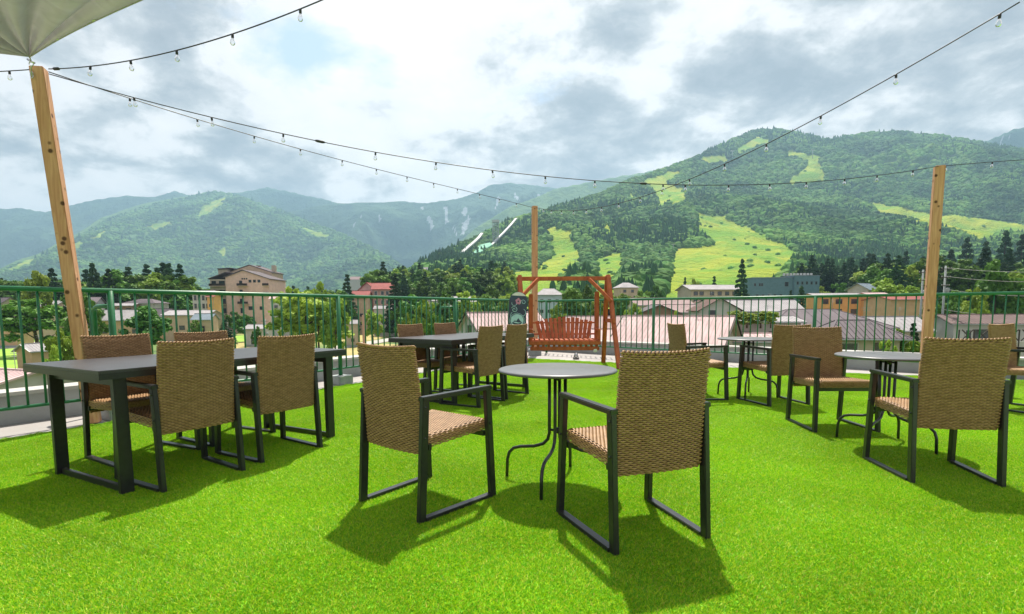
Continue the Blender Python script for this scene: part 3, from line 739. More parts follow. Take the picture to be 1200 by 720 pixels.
def build_chair():
    t = empty('armchair', (0, 0, 0), 0)
    bk = weave(back_path, 57, 50, .0036, .0098).build('backrest', M['wicker'], t)
    core_of(back_path, 14, 36, .0062).build('backrest_core', M['wicker_gap_shade'], bk)
    # braided border along the top edge
    bb = MB(); 
    for j in range(23):
        x = -.218 + .436 * j / 22; p = back_path(.995, 0)[0]; yc = .062 - .052 - .016 * (1 - (x / .229) ** 2); z = BH1 + .001 - .010 * (1 - (x / .229) ** 2)
        bb.tube([(x - .012, yc - .010, z - .005), (x - .004, yc - .002, z + .0035), (x + .006, yc + .006, z + .003), (x + .013, yc + .012, z - .006)], .0052, 6)
    bb.build('border_braid', M['wicker'], bk)
    st = weave(seat_path, 46, 54, .0036, .0101).build('seat', M['wicker'], t)
    core_of(seat_path, 14, 36, .0062).build('seat_core', M['wicker_gap_shade'], st)
    weave(rim_path, 6, 72, .0030, .0098).build('seat_rim', M['wicker'], st)
    for s in (-1, 1):
        xr, xf = s * .2425, s * .262
        MB().bar((xr, .022, 0), (xr, .062, .612), .026, .046, up=(0, 1, 0)).build('leg', M['frame'], t) if False else None
        MB().bar((s * .2435, .021, .0), (s * .2435, .060, .620), .044, .028, up=(1, 0, 0), bev=.003).build('leg', M['frame'], t)
        MB().bar((s * .2700, .534, .0), (s * .2600, .508, .620), .044, .028, up=(1, 0, 0), bev=.003).build('leg', M['frame'], t)
        MB().bar((s * .2445, .040, .012), (s * .2690, .515, .012), .022, .042, up=(1, 0, 0), bev=.003).build('runner', M['frame'], t)
        MB().bar((s * .2435, .034, .628), (s * .2600, .532, .634), .024, .042, up=(1, 0, 0), bev=.004).build('armrest', M['frame'], t)
    bolt = MB().lathe([(0, 0), (.007, 0), (.007, .003), (.004, .006), (0, .006)], 8).mesh('bolt', M['steel_dark'])
    for s in (-1, 1):
        for y, z in ((.051, .585), (.045, .43), (.515, .43)):
            o = bpy.data.objects.new('bolt', bolt); COL.objects.link(o); o.parent = t
            o.location = (s * (.2575 if y < .3 else .279), y, z); o.rotation_euler = (0, s * math.pi / 2, 0)
    for y, z in ((.09, .375), (.50, .372)): MB().bar((-.245, y, z), (.245, y, z), .02, .03, up=(0, 0, 1)).build('crossbar', M['frame'], t)
    return t
chair0 = build_chair(); first = [True]
def chair(x, y, deg, label, group):
    c = chair0 if first[0] else copy_tree(chair0); first[0] = False
    c.location = (x, y, 0); c.rotation_euler = (0, 0, R(deg)); return tag(c, label, 'armchair', group)
G1, G2, G3 = 'wicker armchairs round the left long table', 'wicker armchairs round the middle long table', 'wicker armchairs at the small round tables'
chair(-.68, 2.728, -38.7, 'brown wicker armchair left of the nearest round table, turned half towards it', G3)
chair(.667, 2.299, 19.7, 'brown wicker armchair right of the nearest round table, its back to the viewer', G3)
chair(2.661, 3.112, -9.3, 'brown wicker armchair with its back to the viewer, in front of the right round table', G3)
chair(2.852, 5.03, 179.5, 'brown wicker armchair facing the viewer behind the right round table', G3)
chair(3.008, 5.739, 11.9, 'brown wicker armchair with its back to the viewer, right of the farthest round table', G3)
chair(1.905, 6.335, -83, 'brown wicker armchair seen from the side, left of the farthest round table', G3)
chair(5.22, 5.72, 202, 'brown wicker armchair cut off by the right edge of the picture', G3)
chair(-1.94, 3.255, 58.1, 'brown wicker armchair on the near side of the left long table, nearest the viewer', G1)
chair(-1.639, 3.849, 57.3, 'brown wicker armchair on the near side of the left long table, at its far end', G1)
chair(-3.03, 4.03, -119, 'brown wicker armchair by the leaning post, on the railing side of the left long table', G1)
chair(-2.72, 4.60, -119, 'brown wicker armchair on the railing side of the left table, at its far end', G1)
chair(-.25, 5.90, 58, 'brown wicker armchair on the near side of the middle table, left of the snowboard', G2)
chair(.04, 6.43, 58, 'brown wicker armchair beside the middle long table, right in front of the snowboard', G2)
chair(-1.33, 6.70, -120, 'brown wicker armchair on the railing side of the middle long table, nearer the left end', G2)
chair(-.97, 7.28, -120, 'brown wicker armchair on the railing side of the middle long table, nearer the swing', G2)

# ------------------------------------------------------------------ tables
M['top'] = mat('dark_table_top', (.060, .055, .060), .34, (.045, .041, .046), 3, bump=.06, bscale=90, spec=.55)
M['rtop'] = mat('grey_round_top', (.13, .13, .14), .36, (.105, .105, .115), 5, bump=.04, bscale=60, spec=.55)
def long_table():
    t = empty('dining_table', (0, 0, 0)); Lx, Wy, H_ = 1.80, .95, .742
    tp_ = MB().box((Lx / 2, Wy / 2, H_ - .008), (Lx, Wy, .016), bev=.003).build('tabletop', M['top'], t)
    b = MB()
    b.box((Lx / 2, .014, H_ - .034), (Lx, .028, .036)).box((Lx / 2, Wy - .014, H_ - .034), (Lx, .028, .036)).box((.014, Wy / 2, H_ - .034), (.028, Wy - .057, .036)).box((Lx - .014, Wy / 2, H_ - .034), (.028, Wy - .057, .036))
    b.build('apron', M['frame'], t)
    for x in (.13, Lx - .13):
        for y0, y1 in ((.06, .075), (Wy - .06, Wy - .075)):
            MB().bar((x, y0, 0), (x, y1, H_ - .075), .09, .05, up=(0, 1, 0), bev=.003).build('leg', M['frame'], t) if False else MB().bar((x, y1, 0.0), (x, y0 + (.02 if y0 < .5 else -.02), H_ - .052), .07, .036, up=(0, 1, 0), bev=.003).build('leg', M['frame'], t)
        MB().bar((x, .10, .014), (x, Wy - .10, .014), .06, .026, up=(1, 0, 0), bev=.003).build('runner', M['frame'], t)
        MB().bar((x, .07, H_ - .066), (x, Wy - .07, H_ - .066), .075, .026, up=(1, 0, 0), bev=.003).build('crossbar', M['frame'], t)
    return t
t1 = long_table(); t1.location = (-2.29, 2.90, 0); t1.rotation_euler = (0, 0, R(61.5))
tag(t1, 'long dark dining table at the left, between four wicker armchairs', 'table', 'long dark dining tables')
t2 = copy_tree(t1); t2.location = (-.69, 5.76, 0); t2.rotation_euler = (0, 0, R(58)); t2['label'] = 'long dark dining table in the middle, left of the swing bench'
def round_table():
    t = empty('round_table', (0, 0, 0))
    MB().lathe([(.0, .692), (.345, .692), (.356, .695), (.360, .702), (.356, .709), (.345, .712), (0, .713)], 64).build('tabletop', M['rtop'], t)
    for k in range(4):
        a = math.pi / 2 * k; c, s = math.cos(a), math.sin(a)
        P_ = [(.050, .690), (.050, .40), (.050, .31), (.060, .27), (.09, .238), (.15, .218), (.24, .208), (.285, .195), (.315, .165), (.328, .12), (.333, 0.0)]
        MB().tube([(c * r, s * r, z) for r, z in P_], .0105, 8).build('leg', M['frame'], t)
    b = MB()
    for z in (.655, .33): b.tube([(-.05, 0, z), (.05, 0, z)], .008, 6).tube([(0, -.05, z), (0, .05, z)], .008, 6).tube([(0, 0, z - .016), (0, 0, z + .016)], .018, 10)
    b.build('spider', M['frame'], t)
    MB().lathe([(.10, .684), (.105, .691), (.0, .6915)], 20).build('top_plate', M['frame'], t)
    return t
r1 = round_table(); r1.location = (.257, 3.21, 0); r1.rotation_euler = (0, 0, R(70))
tag(r1, 'nearest small round grey table, between two wicker armchairs', 'table', 'small round grey tables')
for x, y, a, lb in ((2.86, 4.05, 128, 'small round grey table at the right, behind the armchair nearest the right edge'), (2.83, 6.42, 153, 'farthest small round grey table, left of the right-hand tables')):
    c = copy_tree(r1); c.location = (x, y, 0); c.rotation_euler = (0, 0, R(a)); c['label'] = lb

# ------------------------------------------------------------------ swing bench
M['redwood'] = mat('stained_redwood', (.50, .125, .042), .55, (.33, .075, .026), 5, bump=.2, stretch=(3, 3, 1), spec=.4)
M['steel'] = mat('steel', (.6, .6, .62), .3, None, 20, metal=1.0)
def swing():
    Yb = 10.1; aR = at(712, 326.5, Yb); aL = at(609, 325.5, Yb); O = Vector(((aL.x + aR.x) / 2, Yb, 0))
    t = empty('swing_bench', tuple(O), 0, 'red-brown wooden swing bench hanging in its timber frame by the railing', 'swing bench')
    f1, f2 = on(707, 425.5), on(725.5, 433); shift = Vector((aL.x - aR.x, 0, 0)); zt = aR.z
    L_ = lambda v: Vector(v) - O
    W_ = M['redwood']
    MB().bar(L_((aL.x - .06, Yb, zt)), L_((aR.x + .06, Yb, zt)), .074, .074, bev=.01).build('beam', W_, t)
    for sh in (shift, Vector()):
        for f, dy in ((f1, .06), (f2, -.06)):
            MB().bar(L_(f + sh), L_(Vector((aR.x, Yb + dy * .6, zt + .06)) + sh), .08, .08, up=(1, 0, 0), bev=.012).build('leg', W_, t)
        q1 = f1 + (Vector((aR.x, Yb, zt)) - f1) * .52; q2 = f2 + (Vector((aR.x, Yb, zt)) - f2) * .52
        MB().bar(L_(q1 + sh + Vector((0, .12, 0))), L_(q2 + sh - Vector((0, .12, 0))), .07, .045, up=(1, 0, 0)).build('crosspiece', W_, t)
    MB().bar(L_(at(690, 327, Yb - .05)), L_(at(716.5, 353, Yb - .30)), .06, .06, bev=.008).build('brace', W_, t)
    MB().bar(L_(at(631, 327, Yb - .05)), L_(at(607, 352, Yb - .30)), .06, .06, bev=.008).build('brace', W_, t)
    ys, yb = 9.86, 10.3
    xl, xr = at(620, 400, ys).x, at(704, 400, ys).x; zs = at(660, 401, ys).z
    # hangers
    for px_, pt in ((622, 345), (699.5, 342)):
        a = at(px_, pt, yb - .1); MB().bar(L_((a.x, yb - .1, zs - .02)), L_((a.x, yb - .1, a.z)), .085, .08, up=(1, 0, 0), bev=.008).build('hanger', W_, t)
        ch = MB(); n = 9
        for k in range(n):
            z0 = a.z + (zt - .03 - a.z) * k / n; ch.tube([(a.x - O.x + .012 * math.cos(j * 1.0472) * (1 if k % 2 else .3), yb - .1 - O.y - (yb - .1 - Yb) * k / n + .012 * math.cos(j * 1.0472) * (.3 if k % 2 else 1), z0 + .012 + .022 * math.sin(j * 1.0472)) for j in range(7)], .004, 5, cap=False)
        ch.build('chain', M['steel'], t)
        MB().bar(L_((a.x, ys + .02, zs + .22)), L_((a.x, yb + .02, zs + .24)), .06, .03).build('armrest', W_, t)
        MB().bar(L_((a.x, ys + .04, zs)), L_((a.x, ys + .04, zs + .21)), .045, .045, up=(1, 0, 0)).build('arm_post', W_, t)
    MB().box(L_(((xl + xr) / 2, ys, zs - .015)), (xr - xl, .05, .075), bev=.008).build('front_rail', W_, t)
    MB().box(L_(((xl + xr) / 2, ys + .03, zs - .125)), (xr - xl - .04, .045, .07), bev=.008).build('lower_rail', W_, t)
    MB().box(L_(((xl + xr) / 2, yb + .03, zs + .01)), (xr - xl, .05, .07)).build('rear_rail', W_, t)
    sm_ = MB().box((0, 0, 0), (.062, yb - ys - .06, .022), bev=.003).mesh('seat_slat', W_)
    for k in range(14):
        o = bpy.data.objects.new('seat_slat', sm_); COL.objects.link(o); o.parent = t; o.location = L_((xl + .06 + (xr - xl - .12) * k / 13, (ys + yb) / 2, zs + .03))
    em = MB().box((0, 0, 0), (.05, .03, .04)).mesh('spacer', W_)
    for k in range(13):
        o = bpy.data.objects.new('spacer', em); COL.objects.link(o); o.parent = t; o.location = L_((xl + .07 + (xr - xl - .14) * k / 12, ys + .035, zs - .07))
    n = 13; x0, x1 = at(632, 385, yb).x, at(691, 385, yb).x
    for k in range(n):
        u = k / (n - 1) * 2 - 1; xb = (x0 + x1) / 2 + u * (x1 - x0) / 2 * .92; xt = (x0 + x1) / 2 + u * (x1 - x0) / 2 * 1.08
        zt_ = at(660, 371.5 + 5 * u * u + (1.2 if k % 3 == 1 else 0), yb + .16).z
        MB().bar(L_((xb, yb, zs + .03)), L_((xt, yb + .15, zt_)), .069, .02, up=(0, 1, 0), bev=.004).build('back_slat', W_, t)
    for f in (.22, .72):
        zz = zs + .03 + (at(660, 373, yb).z - zs) * f; xx = .07 * f
        MB().bar(L_((x0 - .12, yb + .03 + .15 * f, zz)), L_((x1 + .12, yb + .03 + .15 * f, zz)), .05, .03).build('back_rail', W_, t)
    MB().box(L_(at(697.5, 411, ys + .02)), (.07, .05, .06), bev=.01).build('white_block', mat('white_plastic', (.7, .7, .68), .4), t)
swing()

# ------------------------------------------------------------------ snowboard
def snowboard():
    Yb = 9.35; base = on(600, 438); base = Vector((at(602, 400, Yb).x, Yb, 0)); topz = at(605, 342.5, Yb + .1).z
    t = empty('snowboard', tuple(base), 0, 'dark snowboard with swirls, a pink flower and a round emblem, standing behind the middle table', 'snowboard')
    Hh = topz / math.cos(R(4)); w = .165; n = 14
    def outline(zc, rr):
        return [(rr * math.cos(a), zc + rr * 1.05 * math.sin(a)) for a in [math.pi * j / n for j in range(n + 1)]]
    pts = outline(Hh - w, w) + [(-w * .88, Hh * .5)] + [(x, -z + 2 * w * .0 + w * 1.05) if False else (-x, w * 1.05 - (z - 0)) for x, z in [(w * math.cos(a), w * 1.05 * math.sin(a)) for a in [math.pi * j / n for j in range(n + 1)]]] + [(w * .88, Hh * .5)]
    Q = Matrix.Rotation(R(4), 4, 'Y') @ Matrix.Rotation(R(-5), 4, 'X')
    def plate(name, poly, y0, y1, m_, par):
        k = len(poly); vs = [Q @ Vector((x, y0, z)) for x, z in poly] + [Q @ Vector((x, y1, z)) for x, z in poly]
        fs = [tuple(range(k)), tuple(range(k, 2 * k))[::-1]] + [(i, i + k, (i + 1) % k + k, (i + 1) % k) for i in range(k)]
        return MB().add(vs, fs).build(name, m_, par)
    navy = mat('board_navy', (.015, .028, .05), .3, (.02, .05, .08), 9); pale = mat('board_pale_blue', (.40, .62, .66), .35); pink = mat('board_pink', (.55, .22, .33), .35)
    d = plate('deck', pts, -.006, .006, navy, t)
    tip = outline(Hh - w, w * .97); plate('tip_print', [p for p in tip if p[1] > Hh - w + .095], -.0085, -.005, mat('board_white', (.7, .68, .66), .35), d)
    cz = Hh - .50
    plate('emblem', [(.115 * math.cos(a), cz + .115 * math.sin(a)) for a in [6.2832 * j / 24 for j in range(24)]], -.0085, -.005, pale, d)
    plate('emblem_peak', [(-.09, cz - .05), (-.04, cz + .0), (-.015, cz - .01), (.02, cz + .045), (.05, cz + .005), (.09, cz - .03), (.06, cz - .07), (-.05, cz - .075)], -.0105, -.008, navy, d)
    plate('emblem_wave', [(-.07, cz - .03), (-.02, cz - .022), (.03, cz - .035), (.075, cz - .028), (.03, cz - .05), (-.03, cz - .045)], -.012, -.010, pale, d)
    for k in range(5):
        a = 6.2832 * k / 5 + .3; fx, fz = .0, Hh - .16
        plate('petal', [(fx + .032 * math.cos(a) + .022 * math.cos(b), fz + .038 * math.sin(a) + .024 * math.sin(b)) for b in [6.2832 * j / 8 for j in range(8)]], -.0085, -.005, pink, d)
    sw = MB()
    def curve(cx, cz, r0, r1, a0, a1, rad=.005):
        sw.tube([Q @ Vector((cx + (r0 + (r1 - r0) * j / 16) * math.cos(a0 + (a1 - a0) * j / 16), -.009, cz + (r0 + (r1 - r0) * j / 16) * math.sin(a0 + (a1 - a0) * j / 16))) for j in range(17)], rad, 5)
    curve(-.06, Hh - .31, .012, .06, 0, 9, .006); curve(.09, Hh - .17, .012, .05, 2, 10); curve(-.08, Hh - .19, .03, .06, 3, 6); curve(.08, Hh - .36, .05, .07, -2, 1.2); curve(-.05, Hh - .40, .06, .09, 2.4, 5.2)
    curve(0, cz, .13, .135, 0, 6.28, .004); curve(.03, cz - .19, .03, .09, 0, 5); curve(-.07, cz - .21, .02, .06, 1, 6)
    sw.build('swirl_print', pale, d)
    for z in (.45, .95): 
        if z < Hh - .6: MB().box(Q @ Vector((0, -.03, z)), (.22, .05, .12), bev=.015).build('binding', M['frame'], t)
snowboard()

# small ground lamp at the turf edge
def ground_light():
    p = on(675, 421); t = empty('ground_light', tuple(p), 0, 'small silver spotlight on a dark foot at the turf edge under the swing', 'garden light')
    MB().box((0, 0, .012), (.13, .10, .024), bev=.005).build('foot', M['frame'], t)
    b = MB(); b.bar((-.055, 0, .02), (-.018, 0, .13), .014, .02, up=(0, 1, 0)).bar((.055, 0, .02), (.018, 0, .13), .014, .02, up=(0, 1, 0)); b.build('bracket', M['frame'], t)
    MB().lathe([(.001, .03), (.034, .035), (.04, .07), (.03, .10), (.012, .125), (.001, .13)], 14).build('lamp_head', M['steel'], t)
ground_light()

# ------------------------------------------------------------------ canopy
cm_ = bpy.data.materials.new('olive_tarp'); cm_.use_nodes = True
def _cm():
    N, L = cm_.node_tree.nodes, cm_.node_tree.links; b = N['Principled BSDF']; b.inputs['Roughness'].default_value = .38; b.inputs['Specular IOR Level'].default_value = .6
    tc = N.new('ShaderNodeTexCoord'); n = N.new('ShaderNodeTexNoise'); n.inputs['Scale'].default_value = 5; n.inputs['Detail'].default_value = 8; n.inputs['Distortion'].default_value = 1.2; L.new(tc.outputs['Object'], n.inputs['Vector'])
    r = N.new('ShaderNodeMixRGB'); r.inputs[1].default_value = (.44, .42, .43, 1); r.inputs[2].default_value = (.60, .57, .59, 1); L.new(n.outputs['Fac'], r.inputs[0]); L.new(r.outputs[0], b.inputs['Base Color'])
    bp = N.new('ShaderNodeBump'); bp.inputs['Strength'].default_value = .5; bp.inputs['Distance'].default_value = .03; L.new(n.outputs['Fac'], bp.inputs['Height']); L.new(bp.outputs[0], b.inputs['Normal'])
    t = N.new('ShaderNodeBsdfTranslucent'); L.new(r.outputs[0], t.inputs[0]); ms = N.new('ShaderNodeMixShader'); ms.inputs[0].default_value = .45; L.new(b.outputs[0], ms.inputs[1]); L.new(t.outputs[0], ms.inputs[2]); L.new(ms.outputs[0], N['Material Output'].inputs[0])
_cm()
def canopy():
    C = at(34.5, 67, 4.92); E1 = at(193, 0, 3.55); E2 = at(0, 65.4, 4.62)
    A = (E1 - C); A = A * (3.2 / A.length); B = (E2 - C); B = B * (3.0 / B.length); B.z += .12; A.z += .05
    t = empty('canopy_sail', tuple(C), 0, 'olive green shade canopy stretched to the top of the leaning post', 'shade canopy')
    ns, nt_ = 70, 130; V = []
    for i in range(ns + 1):
        s = (i / ns) ** 1.4
        for j in range(nt_ + 1):
            u = j / nt_; p = A * (1 - u) * s + B * u * s
            # edges curve inwards between the fixings
            p = p + (B - A).normalized() * (.32 * s * (1 - s) * (1 - u) ** 2) * 1.0 - (B - A).normalized() * .2 * s * (1 - s) * u ** 2
            f = 0
            for k, (c_, w_, h_) in enumerate(((.10, .035, .07), (.27, .05, .10), (.40, .03, .06), (.55, .05, .12), (.70, .04, .08), (.86, .05, .08))):
                f += h_ * math.exp(-((u - c_) / w_) ** 2)
            sag = .55 * s * (4 * u * (1 - u)) * 1.0
            p.z += -sag * .10 + f * (s ** .75) * math.exp(-s * 1.0) * 2.2 + .015 * math.sin(u * 60 + s * 4) * s * math.exp(-2 * s) + .55 * s * s * u * (1 - u)
            V.append(p)
    o_me = grid_mesh('fabric', np.array([tuple(v) for v in V]), nt_ + 1, ns + 1, cm_)
    o = bpy.data.objects.new('fabric', o_me); COL.objects.link(o); o.parent = t
    sol = o.modifiers.new('cloth_thickness', 'SOLIDIFY'); sol.thickness = .002
    # hem along the near edge with eyelets
    hem = MB(); edge = [V[i * (nt_ + 1)] for i in range(ns + 1)]; inn = [V[i * (nt_ + 1) + 6] for i in range(ns + 1)]
    hem.tube([e + Vector((0, 0, -.002)) for e in edge], .006, 6); hem.build('hem_cord', cm_, t)
    wt = mat('white_tape', (.75, .74, .68), .5)
    for i in (30, 45, 58):
        e = edge[i]; q = inn[i]; d = (edge[i + 1] - edge[i - 1]).normalized()
        MB().bar(e.lerp(q, .35 / max(.2, (i / ns))) + Vector((0, 0, -.012)) - d * .02, e.lerp(q, .35 / max(.2, (i / ns))) + Vector((0, 0, -.012)) + d * .02, .010, .004).build('tape_loop', wt, t)
    # turnbuckle and hook to the post
    h = empty('canopy_hook', tuple(PLt), 0, 'galvanised turnbuckle and snap hook joining the canopy corner to the post top', 'hook')
    k = C - PLt; b = MB()
    P1 = Vector((-.02, -.07, -.10)); P0 = k; mid = P0.lerp(Vector((.0, -.06, .0)), .55)
    b.tube([P0, P0.lerp(mid, .5) + Vector((0, 0, .004)), mid], .006, 6); b.tube([mid + Vector((-.03, 0, .02)), mid, mid + Vector((.03, 0, -.012))], .010, 6)
    b.tube([mid + Vector((.02 * math.cos(a), 0, -.02 + .018 * math.sin(a))) for a in [6.2832 * j / 10 for j in range(11)]], .004, 5)
    b.tube([mid + Vector((0, 0, -.04)), Vector((.0, -.075, -.03)), Vector((.0, -.075, -.10))], .005, 6)
    b.tube([Vector((.012 * math.cos(a), -.075, -.09 + .03 * math.sin(a))) for a in [6.2832 * j / 10 for j in range(11)]], .004, 5)
    b.build('hook_body', M['steel'], h)
canopy()

# ------------------------------------------------------------------ string lights
M['cable'] = mat('black_cable', (.012, .012, .014), .5)
glass = bpy.data.materials.new('clear_bulb_glass'); glass.use_nodes = True
def _gl():
    N, L = glass.node_tree.nodes, glass.node_tree.links
    g = N.new('ShaderNodeBsdfGlossy'); g.inputs['Roughness'].default_value = .03; g.inputs[0].default_value = (.95, .95, .95, 1)
    tr = N.new('ShaderNodeBsdfTransparent'); tr.inputs[0].default_value = (.93, .94, .95, 1); lw = N.new('ShaderNodeLayerWeight'); lw.inputs[0].default_value = .35
    ms = N.new('ShaderNodeMixShader'); L.new(lw.outputs['Fresnel'], ms.inputs[0]); L.new(tr.outputs[0], ms.inputs[1]); L.new(g.outputs[0], ms.inputs[2]); L.new(ms.outputs[0], N['Material Output'].inputs[0])
_gl()
sock_m = MB().lathe([(.0, 0), (.013, 0), (.015, -.012), (.015, -.045), (.011, -.05), (0, -.05)], 10).mesh('socket', M['cable'])
BS = .78
bulb_m = MB().lathe([(.012, -.045), (.014, -.058), (.024, -.075), (.029, -.094), (.027, -.112), (.016, -.127), (.002, -.131)], 14).mesh('bulb', glass)
fil_m = MB().tube([(-.004, 0, -.05), (-.008, 0, -.085), (.008, 0, -.085), (.004, 0, -.05)], .0009, 4).mesh('filament', M['steel'])
def string_light(A, B, pts, bulbs, label, plugs=(), r=.0045, sub=10):
    A, B = Vector(A), Vector(B); t = empty('string_light', tuple(A), 0, label, 'string lights', 'strings of clear bulbs over the terrace')
    _q = sorted(pts); _qx = [a for a, b in _q]; _qy = [b for a, b in _q]
    def s_at(px):
        d = ray(px, float(np.interp(px, _qx, _qy))); k = d.x / d.y
        return (A.x - k * A.y) / (k * (B.y - A.y) - (B.x - A.x))
    ss = []; zz = []
    for px, py in pts:
        s = s_at(px); Y = A.y + (B.y - A.y) * s; ss.append(s); zz.append(at(px, py, Y).z)
    order = np.argsort(ss); ss = np.array(ss)[order]; zz = np.array(zz)[order]
    co = np.polyfit(ss, zz, min(3, len(ss) - 1))
    def P(s): return Vector((A.x + (B.x - A.x) * s, A.y + (B.y - A.y) * s, float(np.polyval(co, s))))
    n = 48; c = MB().tube([P(ss[0] + (ss[-1] - ss[0]) * i / n) - A for i in range(n + 1)], r, 6).build('cable', M['cable'], t)
    for i, px in enumerate(bulbs):
        p = P(s_at(px)) - A
        k = bpy.data.objects.new('socket', sock_m); COL.objects.link(k); k.parent = t; k.location = p; k.scale = (.64, .64, .64); k.rotation_euler = (random.uniform(-.12, .12), random.uniform(-.12, .12), 0)
        for nm, me in (('bulb', bulb_m), ('filament', fil_m)):
            q = bpy.data.objects.new(nm, me); COL.objects.link(q); q.parent = k
    for px in plugs:
        s = s_at(px); d = (P(s + .01) - P(s)).normalized() * .05; MB().tube([P(s) - A - d, P(s) - A - d * .6, P(s) - A + d * .6, P(s) - A + d], [.006, .014, .014, .006], 8).build('plug', M['cable'], t)
TL = PLt + Vector((.04, .02, -.06))
e1 = at(400, -14, 3.75)
string_light(TL, e1, [(57, 81), (105, 78), (152, 71.5), (207, 59), (272, 40), (350, 12), (400, -10)], [106, 153, 207, 272.5, 352], 'string of clear bulbs rising from the leaning post beside the canopy edge', plugs=(66,))
string_light(at(-40, 89, 5.25), TL, [(-40, 89), (0, 84), (25, 82.5), (50, 80)], [11], 'short end of a light string left of the leaning post top')
string_light(TL, PRt + Vector((0, -.03, -.03)), [(57, 86), (157, 115), (248, 139), (332, 158), (400, 170), (511, 188.5), (577, 199), (639, 206.5), (697, 213), (754, 217), (803, 217.5), (854, 217), (945, 213), (1028, 205), (1070, 200), (1101, 195.5)],
    [157, 248, 332, 440, 511, 577, 639, 697, 777, 803, 854, 902, 945, 990, 1028, 1070], 'long string of clear bulbs from the leaning left post to the right post', plugs=(375, 754))
string_light(PRt + Vector((.02, 0, -.02)), Vector((10.5, 8.0, PRt.z + .3)), [(1103, 195), (1163, 190), (1210, 187)], [1108, 1163], 'pale light string running from the right post out of the picture')
string_light(TL, PCt + Vector((0, -.05, -.03)), [(57, 86), (100, 98), (152, 113), (231, 140.5), (298, 160), (352, 176), (401, 188), (441, 198), (508, 214), (562, 228), (605, 239), (624, 243)],
    [152, 231, 298, 352, 401, 441, 477, 508, 536, 562, 585, 605], 'string of clear bulbs from the leaning left post to the distant centre post')
string_light(PCt + Vector((.03, -.05, -.03)), at(1205, -4, 3.75), [(628, 243), (646, 246.5), (672, 248.5), (705, 243), (750, 230), (808, 208), (849, 192.5), (898, 171), (962, 138), (1050, 89), (1172, 15), (1195, 1)],
    [637, 646, 658, 672, 687, 705, 725, 750, 776, 808, 849, 898, 962, 1050, 1172], 'string of clear bulbs rising from the distant centre post over the top right corner')
